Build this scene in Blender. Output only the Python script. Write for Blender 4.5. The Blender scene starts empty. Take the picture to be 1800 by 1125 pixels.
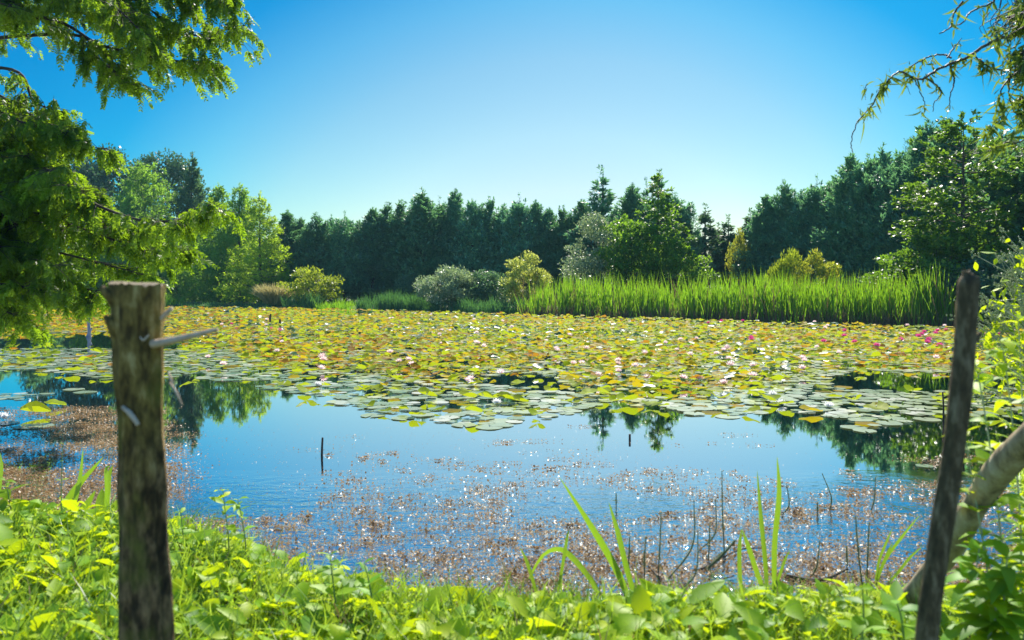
import bpy, math, random
import numpy as np
from mathutils import Vector

R = math.radians
PI = math.pi
scene = bpy.context.scene
# ------------------------------------------------------------------ camera
F, CX, YH, CH = 1400.0, 900.0, 508.0, 1.5          # focal length and horizon of the 1800 px wide photograph, eye height above the water
cam = bpy.data.cameras.new('camera')
cam.sensor_width = 36.0
cam.lens = F / 1800 * 36
cam.shift_y = -(562.5 - YH) / 1800
cam.clip_start = 0.05
cam.clip_end = 3000
cam.dof.use_dof = True
cam.dof.focus_distance = 14.0
cam.dof.aperture_fstop = 3.3
cam_o = bpy.data.objects.new('camera', cam)
cam_o.location = (0, 0, CH)
cam_o.rotation_euler = (PI / 2, 0, 0)
scene.collection.objects.link(cam_o)
scene.camera = cam_o

# ------------------------------------------------------------------ sky and sun
SUN_EL, SUN_AZ = 46.0, 13.0
world = bpy.data.worlds.new("World")
scene.world = world
world.use_nodes = True
wn = world.node_tree
bg = wn.nodes['Background']
sky = wn.nodes.new('ShaderNodeTexSky')
sky.sky_type = 'NISHITA'
sky.sun_disc = False
sky.sun_elevation = R(SUN_EL)
sky.sun_rotation = R(SUN_AZ)
sky.air_density = 1.0
sky.dust_density = 0.6
sky.ozone_density = 3.0
hsv = wn.nodes.new('ShaderNodeHueSaturation')
hsv.inputs['Saturation'].default_value = 1.3
wn.links.new(sky.outputs[0], hsv.inputs['Color'])
# clear summer sky: pale low over the far bank, deep blue round it, brightened behind the camera as added fill
wtc = wn.nodes.new('ShaderNodeTexCoord')
wdot = wn.nodes.new('ShaderNodeVectorMath')
wdot.operation = 'DOT_PRODUCT'
wdot.inputs[1].default_value = (math.sin(R(2.5)) * math.cos(R(2)), math.cos(R(2.5)) * math.cos(R(2)), math.sin(R(2)))
wacos = wn.nodes.new('ShaderNodeMath')
wacos.operation = 'ARCCOSINE'
wdiv = wn.nodes.new('ShaderNodeMath')
wdiv.operation = 'DIVIDE'
wdiv.inputs[1].default_value = R(100)
wrmp = wn.nodes.new('ShaderNodeValToRGB')
stops = [(0, (.46, .59, .70)), (5, (.72, .68, .60)), (9, (.70, .72, .58)), (14, (.54, .68, .58)), (18, (.28, .62, .60)), (22, (.03, .48, .58)), (27, (.0, .43, .56)), (42, (.0, .39, .58)), (72, (.40, .70, .90)), (100, (1.4, 1.45, 1.5))]
we = wrmp.color_ramp.elements
while len(we) < len(stops): we.new(.5)
for q, (p, c) in zip(we, stops):
    q.position = p / 100
    q.color = (*c, 1)
wmul = wn.nodes.new('ShaderNodeMix')
wmul.data_type = 'RGBA'
wmul.blend_type = 'MULTIPLY'
wmul.inputs[0].default_value = 1
wsq = wn.nodes.new('ShaderNodeVectorMath')          # the pale band is wider than high
wsq.operation = 'MULTIPLY'
wsq.inputs[1].default_value = (.66, 1, 1)
wno = wn.nodes.new('ShaderNodeVectorMath')
wno.operation = 'NORMALIZE'
wn.links.new(wtc.outputs['Generated'], wsq.inputs[0])
wn.links.new(wsq.outputs[0], wno.inputs[0])
wn.links.new(wno.outputs[0], wdot.inputs[0])
wn.links.new(wdot.outputs['Value'], wacos.inputs[0])
wn.links.new(wacos.outputs[0], wdiv.inputs[0])
wn.links.new(wdiv.outputs[0], wrmp.inputs[0])
wn.links.new(hsv.outputs[0], wmul.inputs[6])
wn.links.new(wrmp.outputs[0], wmul.inputs[7])
wn.links.new(wmul.outputs[2], bg.inputs[0])
bg.inputs[1].default_value = 0.09

sun = bpy.data.lights.new('sun', 'SUN')
sun.energy = 5.0
sun.angle = R(0.5)
sun.color = (1.0, 0.93, 0.82)
sun_o = bpy.data.objects.new('sun', sun)
sd = Vector((math.sin(R(SUN_AZ)) * math.cos(R(SUN_EL)), math.cos(R(SUN_AZ)) * math.cos(R(SUN_EL)), math.sin(R(SUN_EL))))
sun_o.rotation_euler = sd.to_track_quat('Z', 'Y').to_euler()
sun_o.location = (10, 40, 60)
scene.collection.objects.link(sun_o)

scene.view_settings.view_transform = 'Standard'
scene.view_settings.look = 'None'
scene.view_settings.exposure = 1.05
scene.view_settings.gamma = 1.0
HAZE = .00034
scene.cycles.max_bounces = 8
scene.cycles.volume_bounces = 0
scene.cycles.diffuse_bounces = 3
scene.cycles.glossy_bounces = 3
scene.cycles.transmission_bounces = 4
scene.cycles.sample_clamp_indirect = 6.0

# ------------------------------------------------------------------ helpers
rng = np.random.default_rng(11)
random.seed(5)


def W(px, py, d):
    """the point seen at a pixel of the photograph, d metres away"""
    return np.array([(px - CX) / F * d, d, CH + (YH - py) / F * d])


def G(px, py, z=0.0):
    """the point of a level surface seen at a pixel"""
    d = F * (CH - z) / (py - YH)
    return W(px, py, d)


def nz(v):
    return v / np.maximum(np.linalg.norm(v, axis=-1, keepdims=True), 1e-9)


def rdir(n, rg):
    return nz(rg.normal(size=(n, 3)))


class Geo:
    def __init__(s):
        s.v, s.f, s.n = [], [], 0

    def add(s, V, FF, mi=0):
        V = np.asarray(V, dtype=np.float64).reshape(-1, 3)
        FF = np.asarray(FF, dtype=np.int64)
        if len(FF):
            mi = np.broadcast_to(np.asarray(mi), (len(FF),))
            s.f.append((FF + s.n, mi))
        s.v.append(V)
        s.n += len(V)

    def mesh(s, name, mats, smooth=False):
        me = bpy.data.meshes.new(name)
        V = np.concatenate(s.v)
        loops = np.concatenate([f.ravel() for f, m in s.f]).astype(np.int32)
        tot = np.concatenate([np.full(len(f), f.shape[1], np.int32) for f, m in s.f])
        start = np.concatenate([[0], np.cumsum(tot)[:-1]]).astype(np.int32)
        mi = np.concatenate([m for f, m in s.f]).astype(np.int32)
        me.vertices.add(len(V))
        me.vertices.foreach_set('co', V.astype(np.float32).ravel())
        me.loops.add(len(loops))
        me.loops.foreach_set('vertex_index', loops)
        me.polygons.add(len(tot))
        me.polygons.foreach_set('loop_start', start)
        me.polygons.foreach_set('loop_total', tot)
        me.polygons.foreach_set('material_index', mi)
        me.polygons.foreach_set('use_smooth', np.full(len(tot), bool(smooth)))
        for m in (mats if isinstance(mats, (list, tuple)) else [mats]):
            me.materials.append(m)
        me.update(calc_edges=True)
        return me


def rhombs(g, P, D, S, L, Wd, mi=0, at=.45, lift=None):
    """one four-cornered leaf blade per row"""
    n = len(P)
    L = np.broadcast_to(L, (n,))[:, None]
    Wd = np.broadcast_to(Wd, (n,))[:, None]
    m = P + D * L * at
    V = np.stack([P, m + S * Wd / 2, P + D * L, m - S * Wd / 2], 1)
    if lift is not None:
        V[:, 2] += lift
    g.add(V, np.arange(4 * n).reshape(n, 4), mi)


def strips(g, P, D, S, L, Wd, prof, bend=None, fold=0.0, mi=0, wave=0.0):
    """curved leaf blades: prof gives the width along the blade, bend the sag at its tip"""
    n, K = len(P), len(prof)
    t = np.linspace(0, 1, K)
    L = np.broadcast_to(L, (n,))
    Wd = np.broadcast_to(Wd, (n,))
    C = P[:, None] + D[:, None] * (L[:, None] * t)[:, :, None]
    if bend is not None:
        C = C + bend[:, None] * (t ** 2)[None, :, None]
    if wave:
        C = C + S[:, None] * (np.sin(t * 6 + rng.random(n)[:, None] * 6) * t * wave * L[:, None])[:, :, None]
    h = (Wd[:, None] * np.asarray(prof)[None] / 2)[:, :, None]
    if fold:
        N = nz(np.cross(S, D))
        cols = [C + S[:, None] * h + N[:, None] * h * fold, C, C - S[:, None] * h + N[:, None] * h * fold]
    else:
        cols = [C + S[:, None] * h, C - S[:, None] * h]
    c = len(cols)
    V = np.stack(cols, 2)
    base = (np.arange(n) * K * c)[:, None]
    fs = []
    for k in range(K - 1):
        for j in range(c - 1):
            a = k * c + j
            fs.append(base + np.array([[a, a + 1, a + c + 1, a + c]]))
    FF = np.concatenate(fs, 0)
    mm = np.tile(np.broadcast_to(np.asarray(mi), (n,)), len(fs))
    g.add(V, FF, mm)


def tube(g, pts, rad, seg=6, mi=0, cap=True):
    pts = np.asarray(pts, float)
    n = len(pts)
    rad = np.broadcast_to(np.asarray(rad, float), (n,))
    T = nz(np.gradient(pts, axis=0))
    up = np.array([0, 0, 1.0]) if abs(T[0, 2]) < .9 else np.array([1.0, 0, 0])
    A = nz(np.cross(T, up))
    B = np.cross(T, A)
    th = np.linspace(0, 2 * PI, seg, endpoint=False)
    V = pts[:, None] + rad[:, None, None] * (A[:, None] * np.cos(th)[None, :, None] + B[:, None] * np.sin(th)[None, :, None])
    i, j = np.meshgrid(np.arange(n - 1), np.arange(seg), indexing='ij')
    a = (i * seg + j).ravel()
    b = (i * seg + (j + 1) % seg).ravel()
    g.add(V, np.stack([a, b, b + seg, a + seg], 1), mi)
    if cap:
        g.add(V[-1], np.array([list(range(seg))]), mi)


def smooth_path(pts, n=24):
    """Catmull-Rom through the points"""
    p = np.asarray(pts, float)
    p = np.concatenate([[2 * p[0] - p[1]], p, [2 * p[-1] - p[-2]]])
    m = len(p) - 3
    out = []
    for u in np.linspace(0, m - 1e-6, n):
        k = int(u)
        t = u - k
        a, b, c, d = p[k:k + 4]
        out.append(.5 * ((2 * b) + (-a + c) * t + (2 * a - 5 * b + 4 * c - d) * t * t + (-a + 3 * b - 3 * c + d) * t ** 3))
    return np.array(out)


def tag(o, label=None, cat=None, group=None, kind=None):
    if label: o['label'] = label
    if cat: o['category'] = cat
    if group: o['group'] = group
    if kind: o['kind'] = kind
    return o


def link(name, me, parent=None, loc=None):
    o = bpy.data.objects.new(name, me)
    scene.collection.objects.link(o)
    if parent is not None: o.parent = parent
    if loc is not None: o.location = loc
    return o


def thing(name, label, cat, loc=(0, 0, 0), rz=0, group=None, scale=(1, 1, 1)):
    o = bpy.data.objects.new(name, None)
    scene.collection.objects.link(o)
    o.empty_display_size = .2
    o.location = loc
    o.rotation_euler = (0, 0, rz)
    o.scale = scale
    return tag(o, label, cat, group)


# ------------------------------------------------------------------ materials
def nodes(name):
    m = bpy.data.materials.new(name)
    m.use_nodes = True
    return m, m.node_tree, m.node_tree.nodes['Principled BSDF'], m.node_tree.nodes['Material Output']


def ramp(nt, stops, fac=None, interp='LINEAR'):
    r = nt.nodes.new('ShaderNodeValToRGB')
    r.color_ramp.interpolation = interp
    e = r.color_ramp.elements
    while len(e) < len(stops): e.new(.5)
    for q, (p, c) in zip(e, stops):
        q.position = p
        q.color = (*c, 1) if len(c) == 3 else c
    if fac is not None: nt.links.new(fac, r.inputs[0])
    return r


def leaf_mat(name, stops, trans, tfac=.45, rough=.45, spec=.28, hue=.02, tone=.0):
    """leaf: one tone per leaf out of stops, part of the sunlight comes through in the tone of trans"""
    m, nt, b, out = nodes(name)
    geo = nt.nodes.new('ShaderNodeNewGeometry')
    oi = nt.nodes.new('ShaderNodeObjectInfo')
    r = ramp(nt, stops, geo.outputs['Random Per Island'])
    hs = nt.nodes.new('ShaderNodeHueSaturation')
    mp = nt.nodes.new('ShaderNodeMapRange')
    mp.inputs['To Min'].default_value = .5 - hue
    mp.inputs['To Max'].default_value = .5 + hue
    nt.links.new(oi.outputs['Random'], mp.inputs['Value'])
    nt.links.new(mp.outputs[0], hs.inputs['Hue'])
    nt.links.new(r.outputs[0], hs.inputs['Color'])
    wh = nt.nodes.new('ShaderNodeTexWhiteNoise')
    wh.noise_dimensions = '1D'
    nt.links.new(oi.outputs['Random'], wh.inputs['W'])
    mv = nt.nodes.new('ShaderNodeMapRange')
    mv.inputs['To Min'].default_value = 1 - tone
    mv.inputs['To Max'].default_value = 1 + tone * 1.3
    nt.links.new(wh.outputs['Value'], mv.inputs['Value'])
    nt.links.new(mv.outputs[0], hs.inputs['Value'])
    nt.links.new(hs.outputs[0], b.inputs['Base Color'])
    b.inputs['Roughness'].default_value = rough
    b.inputs['Specular IOR Level'].default_value = spec
    tr = nt.nodes.new('ShaderNodeBsdfTranslucent')
    mul = nt.nodes.new('ShaderNodeMix')
    mul.data_type = 'RGBA'
    mul.blend_type = 'MIX'
    mul.inputs[0].default_value = .35
    mul.inputs[6].default_value = (*trans, 1)
    nt.links.new(hs.outputs[0], mul.inputs[7])
    nt.links.new(mul.outputs[2], tr.inputs[0])
    mx = nt.nodes.new('ShaderNodeMixShader')
    mx.inputs[0].default_value = tfac
    nt.links.new(b.outputs[0], mx.inputs[1])
    nt.links.new(tr.outputs[0], mx.inputs[2])
    nt.links.new(mx.outputs[0], out.inputs[0])
    return m


def bark_mat(name, cols, scale=(14, 14, 2.2), rough=.85, bump=.5, dist=.02):
    m, nt, b, out = nodes(name)
    tc = nt.nodes.new('ShaderNodeTexCoord')
    mp = nt.nodes.new('ShaderNodeMapping')
    mp.inputs['Scale'].default_value = scale
    n1 = nt.nodes.new('ShaderNodeTexNoise')
    n1.inputs['Scale'].default_value = 1.0
    n1.inputs['Detail'].default_value = 8
    n1.inputs['Roughness'].default_value = .65
    nt.links.new(tc.outputs['Object'], mp.inputs[0])
    nt.links.new(mp.outputs[0], n1.inputs['Vector'])
    k = len(cols)
    r = ramp(nt, [(.28 + .44 * i / (k - 1), c) for i, c in enumerate(cols)], n1.outputs[0])
    nt.links.new(r.outputs[0], b.inputs['Base Color'])
    b.inputs['Roughness'].default_value = rough
    b.inputs['Specular IOR Level'].default_value = .25
    bp = nt.nodes.new('ShaderNodeBump')
    bp.inputs['Strength'].default_value = bump
    bp.inputs['Distance'].default_value = dist
    nt.links.new(n1.outputs[0], bp.inputs['Height'])
    nt.links.new(bp.outputs[0], b.inputs['Normal'])
    return m


def plain(name, col, rough=.6, spec=.4):
    m, nt, b, out = nodes(name)
    b.inputs['Base Color'].default_value = (*col, 1)
    b.inputs['Roughness'].default_value = rough
    b.inputs['Specular IOR Level'].default_value = spec
    return m


M = {}
M['dark_conifer'] = leaf_mat('dark_conifer_leaf', [(0, (.03, .11, .08)), (.6, (.08, .21, .125)), (1, (.18, .31, .13))], (.22, .5, .13), .46, .42, .55, tone=.45)
M['grey_conifer'] = leaf_mat('grey_conifer_leaf', [(0, (.04, .10, .07)), (.6, (.075, .16, .09)), (1, (.15, .23, .09))], (.2, .38, .08), .4, .45, tone=0.25)
M['light_conifer'] = leaf_mat('light_conifer_leaf', [(0, (.03, .10, .03)), (.6, (.07, .18, .04)), (1, (.14, .26, .04))], (.5, .85, .05), .52, .5, tone=0.2)
M['lime_conifer'] = leaf_mat('lime_conifer_leaf', [(0, (.05, .13, .015)), (.6, (.10, .21, .018)), (1, (.17, .27, .02))], (.66, .92, .02), .6, .5)
M['dark_broadleaf'] = leaf_mat('dark_broadleaf', [(0, (.018, .06, .042)), (.6, (.04, .10, .058)), (1, (.09, .16, .07))], (.12, .25, .05), .32, .35, tone=0.15)
M['bright_broadleaf'] = leaf_mat('bright_broadleaf', [(0, (.04, .12, .02)), (.6, (.075, .18, .022)), (1, (.13, .25, .025))], (.34, .58, .02), .52, .4)
M['maple_leaf'] = leaf_mat('maple_leaf', [(0, (.02, .08, .022)), (.6, (.055, .15, .025)), (1, (.15, .25, .03))], (.28, .5, .015), .45, .4)
M['silver_leaf'] = leaf_mat('silver_leaf', [(0, (.07, .14, .07)), (.5, (.16, .24, .12)), (1, (.36, .42, .28))], (.4, .52, .16), .4, .4, .5)
M['cream_leaf'] = leaf_mat('cream_leaf', [(0, (.09, .18, .04)), (.5, (.26, .34, .05)), (1, (.55, .52, .14))], (.75, .78, .12), .45, .4)
M['yellow_leaf'] = leaf_mat('yellow_leaf', [(0, (.06, .13, .012)), (.5, (.14, .22, .015)), (1, (.3, .32, .02))], (.5, .6, .03), .48, .4)
M['orange_leaf'] = leaf_mat('orange_leaf', [(0, (.09, .17, .02)), (.7, (.20, .26, .025)), (1, (.45, .34, .05))], (.6, .64, .04), .45, .4)
M['cypress'] = leaf_mat('swamp_cypress_leaf', [(0, (.005, .03, .014)), (.6, (.018, .07, .016)), (1, (.07, .16, .014))], (.48, .76, .015), .48, .45, .2)
M['reed'] = leaf_mat('reed_leaf', [(0, (.012, .075, .02)), (.5, (.05, .17, .015)), (1, (.17, .30, .02))], (.36, .66, .012), .55, .4, .25)
M['shade_toned_sedge'] = leaf_mat('dark_sedge_leaf', [(0, (.012, .06, .028)), (.6, (.03, .10, .035)), (1, (.07, .16, .03))], (.14, .34, .05), .4, .45)  # shore grass coloured darker to paint in the shade of hedge and bushes
M['dead_reed'] = leaf_mat('dead_reed_leaf', [(0, (.08, .06, .03)), (1, (.22, .16, .07))], (.3, .22, .08), .3, .7)
M['beige_grass'] = leaf_mat('beige_grass_leaf', [(0, (.16, .17, .04)), (.5, (.33, .29, .10)), (1, (.45, .38, .18))], (.6, .52, .2), .4, .6)
M['bank_leaf'] = leaf_mat('bank_leaf', [(0, (.05, .17, .015)), (.5, (.18, .36, .012)), (1, (.38, .48, .012))], (.82, .95, .008), .44, .5, .22)
M['bank_grass'] = leaf_mat('bank_grass', [(0, (.035, .10, .02)), (.6, (.08, .18, .03)), (1, (.2, .26, .08))], (.5, .72, .03), .5, .35)
M['iris_leaf'] = leaf_mat('iris_leaf', [(0, (.04, .12, .02)), (1, (.1, .2, .02))], (.36, .58, .02), .45, .35)
M['stem_green'] = plain('stem_green', (.14, .22, .06), .5)
M['water_stem'] = plain('water_stem', (.11, .13, .055), .5)
M['stem_pale'] = plain('stem_pale', (.32, .36, .2), .5)
M['marestail'] = leaf_mat('marestail_leaf', [(0, (.02, .07, .03)), (1, (.06, .14, .04))], (.15, .3, .05), .35, .5)
M['trunk'] = bark_mat('tree_bark', [(.02, .015, .01), (.06, .045, .03), (.11, .085, .06)], (9, 9, 2))
M['willow_bark'] = bark_mat('willow_bark', [(.03, .026, .022), (.10, .08, .06)], (40, 40, 40), .6)
M['log_bark'] = bark_mat('peeled_log_bark', [(.07, .05, .03), (.33, .25, .14), (.52, .44, .3)], (22, 22, 9), .75, .7, .012)
M['dark_stick'] = bark_mat('wet_stick', [(.015, .012, .01), (.07, .05, .035)], (30, 30, 6), .7)
M['grey_stick'] = bark_mat('grey_stick', [(.12, .12, .13), (.32, .31, .32)], (30, 30, 6), .7)

# lily pads: floating ones dull grey-green, lifted ones green, yellow, rust
M['pad_flat'] = leaf_mat('lily_pad_flat', [(0, (.12, .19, .08)), (.45, (.21, .27, .14)), (.8, (.32, .36, .23)), (1, (.5, .5, .4))], (.2, .28, .05), .08, .24, .8, tone=0.12)
M['pad_green'] = leaf_mat('lily_pad_green', [(0, (.06, .12, .015)), (.5, (.13, .18, .015)), (1, (.2, .23, .02))], (.52, .62, .006), .48, .5, .04)
M['pad_yellow'] = leaf_mat('lily_pad_yellow', [(0, (.12, .12, .015)), (.5, (.22, .18, .015)), (1, (.3, .22, .02))], (.64, .50, .006), .48, .5, .04)
M['pad_rust'] = leaf_mat('lily_pad_rust', [(0, (.10, .06, .015)), (.5, (.21, .13, .02)), (1, (.3, .2, .03))], (.55, .26, .012), .45, .55, .04)
M['pad_dark'] = leaf_mat('lily_pad_dark', [(0, (.02, .07, .04)), (1, (.05, .12, .06))], (.08, .2, .04), .15, .45, .25)
PADS = [M['pad_flat'], M['pad_green'], M['pad_yellow'], M['pad_rust'], M['pad_dark']]
M['petal_pink'] = leaf_mat('petal_pale_pink', [(0, (.85, .55, .55)), (.5, (.88, .70, .68)), (1, (.9, .82, .76))], (.95, .74, .70), .45, .5, .3, .0)
M['petal_white'] = leaf_mat('petal_white', [(0, (.75, .75, .72)), (1, (.85, .85, .83))], (.9, .9, .86), .4, .5, .3, .0)
M['petal_magenta'] = leaf_mat('petal_magenta', [(0, (.45, .02, .14)), (1, (.7, .09, .3))], (.85, .12, .35), .4, .5, .3, .0)
M['stamen'] = plain('stamen_yellow', (.7, .42, .03), .6)
M['weed'] = leaf_mat('brown_waterweed', [(0, (.05, .028, .013)), (.5, (.21, .12, .055)), (.85, (.34, .22, .10)), (1, (.46, .38, .22))], (.5, .28, .1), .3, .42, .2)


def water_mat():
    m, nt, b, out = nodes('pond_water')
    b.inputs['Base Color'].default_value = (.60, .66, .70, 1)
    b.inputs['Metallic'].default_value = 1.0            # still pond water, near a mirror at this low angle
    b.inputs['Roughness'].default_value = .015
    b.inputs['IOR'].default_value = 3.0
    geo = nt.nodes.new('ShaderNodeNewGeometry')
    sp = nt.nodes.new('ShaderNodeSeparateXYZ')
    nt.links.new(geo.outputs['Position'], sp.inputs[0])
    near = nt.nodes.new('ShaderNodeMapRange')          # a breeze ruffles the shallow, weedy end; the middle of the pond lies calm
    near.inputs['From Min'].default_value = 3.5
    near.inputs['From Max'].default_value = 6.6
    near.inputs['To Min'].default_value = 1.0
    near.inputs['To Max'].default_value = .004
    nt.links.new(sp.outputs['Y'], near.inputs['Value'])
    mp = nt.nodes.new('ShaderNodeMapping')
    mp.inputs['Scale'].default_value = (1.0, 1.6, 1)
    nt.links.new(geo.outputs['Position'], mp.inputs[0])
    n1 = nt.nodes.new('ShaderNodeTexNoise')
    n1.inputs['Scale'].default_value = 6.5
    n1.inputs['Detail'].default_value = 4
    n2 = nt.nodes.new('ShaderNodeTexNoise')
    n2.inputs['Scale'].default_value = 28
    n2.inputs['Detail'].default_value = 2
    for n in (n1, n2): nt.links.new(mp.outputs[0], n.inputs['Vector'])
    ad = nt.nodes.new('ShaderNodeMath')
    ad.operation = 'MULTIPLY_ADD'
    ad.inputs[1].default_value = .25
    nt.links.new(n2.outputs[0], ad.inputs[0])
    nt.links.new(n1.outputs[0], ad.inputs[2])
    ml = nt.nodes.new('ShaderNodeMath')
    ml.operation = 'MULTIPLY'
    nt.links.new(ad.outputs[0], ml.inputs[0])
    nt.links.new(near.outputs[0], ml.inputs[1])
    bp = nt.nodes.new('ShaderNodeBump')
    bp.inputs['Strength'].default_value = 1.0
    bp.inputs['Distance'].default_value = .022
    nt.links.new(ml.outputs[0], bp.inputs['Height'])
    nt.links.new(bp.outputs[0], b.inputs['Normal'])
    return m


def ground_mat():
    m, nt, b, out = nodes('bank_soil')
    geo = nt.nodes.new('ShaderNodeNewGeometry')
    n1 = nt.nodes.new('ShaderNodeTexNoise')
    n1.inputs['Scale'].default_value = 2.2
    n1.inputs['Detail'].default_value = 10
    nt.links.new(geo.outputs['Position'], n1.inputs['Vector'])
    r = ramp(nt, [(.3, (.022, .02, .012)), (.5, (.04, .06, .015)), (.7, (.08, .1, .02))], n1.outputs[0])
    nt.links.new(r.outputs[0], b.inputs['Base Color'])
    b.inputs['Roughness'].default_value = .95
    bp = nt.nodes.new('ShaderNodeBump')
    bp.inputs['Distance'].default_value = .05
    nt.links.new(n1.outputs[0], bp.inputs['Height'])
    nt.links.new(bp.outputs[0], b.inputs['Normal'])
    return m


# ------------------------------------------------------------------ ground and water
def gp(px, py):
    q = G(px, py)
    return (q[0], q[1])


near_line = [(-13, 6.2), (-5.0, 5.3), gp(-60, 925), gp(100, 938), gp(210, 942), gp(330, 950), gp(440, 990), gp(520, 1040), gp(700, 1075), gp(900, 1090),
             gp(1150, 1100), gp(1400, 1098), gp(1600, 1085), (2.15, 3.4), (2.9, 4.3), (4.2, 6.5), (9, 11)]
far_line = [gp(2080, 592), gp(1900, 582), gp(1690, 574), gp(1500, 568), gp(1300, 562), gp(1100, 556), gp(910, 551), gp(740, 546), gp(640, 544.5), gp(500, 542),
            gp(330, 540), gp(150, 540), gp(-100, 541), gp(-500, 546), (-42, 30), (-24, 10)]
POND = np.array(near_line + far_line)


def inside(P, poly):
    x, y = P[:, 0], P[:, 1]
    r = np.zeros(len(P), bool)
    a = poly
    b = np.roll(poly, -1, 0)
    for (x0, y0), (x1, y1) in zip(a, b):
        if y0 == y1: continue
        c = ((y0 > y) != (y1 > y)) & (x < (x1 - x0) * (y - y0) / (y1 - y0) + x0)
        r ^= c
    return r


def seg_dist(P, poly):
    best = np.full(len(P), 1e9)
    b = np.roll(poly, -1, 0)
    for p, q in zip(poly, b):
        d = q - p
        t = np.clip(((P - p) @ d) / (d @ d), 0, 1)
        best = np.minimum(best, np.linalg.norm(P - (p + t[:, None] * d), axis=1))
    return best


def land_z(P):
    """height of the ground: shelving bed in the pond, banks above the water round it"""
    P = np.asarray(P, float).reshape(-1, 2)
    d = seg_dist(P, POND)
    s = np.where(inside(P, POND), -d, d)
    z = np.where(s < 0, np.maximum(s * .35, -.7), .22 * (1 - np.exp(-np.maximum(s, 0) / .35)) + .004 * np.minimum(np.maximum(s, 0), 60))
    z = z + np.where(s > 0, .03 * np.sin(P[:, 0] * 2.1 + P[:, 1]) * np.sin(P[:, 1] * 1.7 - P[:, 0] * .6) * np.minimum(s * 2, 1), 0)
    return z


def steps(a, b, fine0, fine1, step, growth, cap):
    up = [fine1]
    s = step
    while up[-1] < b:
        s = min(s * growth, cap if abs(up[-1]) < 130 else 60)
        up.append(up[-1] + s)
    dn = [fine0]
    s = step
    while dn[-1] > a:
        s = min(s * growth, cap if abs(dn[-1]) < 130 else 60)
        dn.append(dn[-1] - s)
    return np.array(dn[::-1] + list(np.arange(fine0 + step, fine1, step)) + up)


gx = steps(-230, 230, -4.5, 4.5, .12, 1.08, 1.6)
gy = steps(-90, 260, -2, 7, .12, 1.08, 1.4)
XX, YY = np.meshgrid(gx, gy)
PP = np.stack([XX.ravel(), YY.ravel()], 1)
ZZ = land_z(PP)
g = Geo()
nx = len(gx)
i, j = np.meshgrid(np.arange(len(gy) - 1), np.arange(nx - 1), indexing='ij')
a = (i * nx + j).ravel()
g.add(np.column_stack([PP, ZZ]), np.stack([a, a + 1, a + nx + 1, a + nx], 1))
tag(link('ground', g.mesh('ground', ground_mat(), True)), kind='structure')
g = Geo()
lo, hi = POND.min(0) - 1.5, POND.max(0) + 1.5
g.add([(lo[0], lo[1], 0), (hi[0], lo[1], 0), (hi[0], hi[1], 0), (lo[0], hi[1], 0)], [[0, 1, 2, 3]])
tag(link('water', g.mesh('water', water_mat())), kind='structure')


def gz(x, y):
    return float(land_z([(x, y)])[0])


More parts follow.
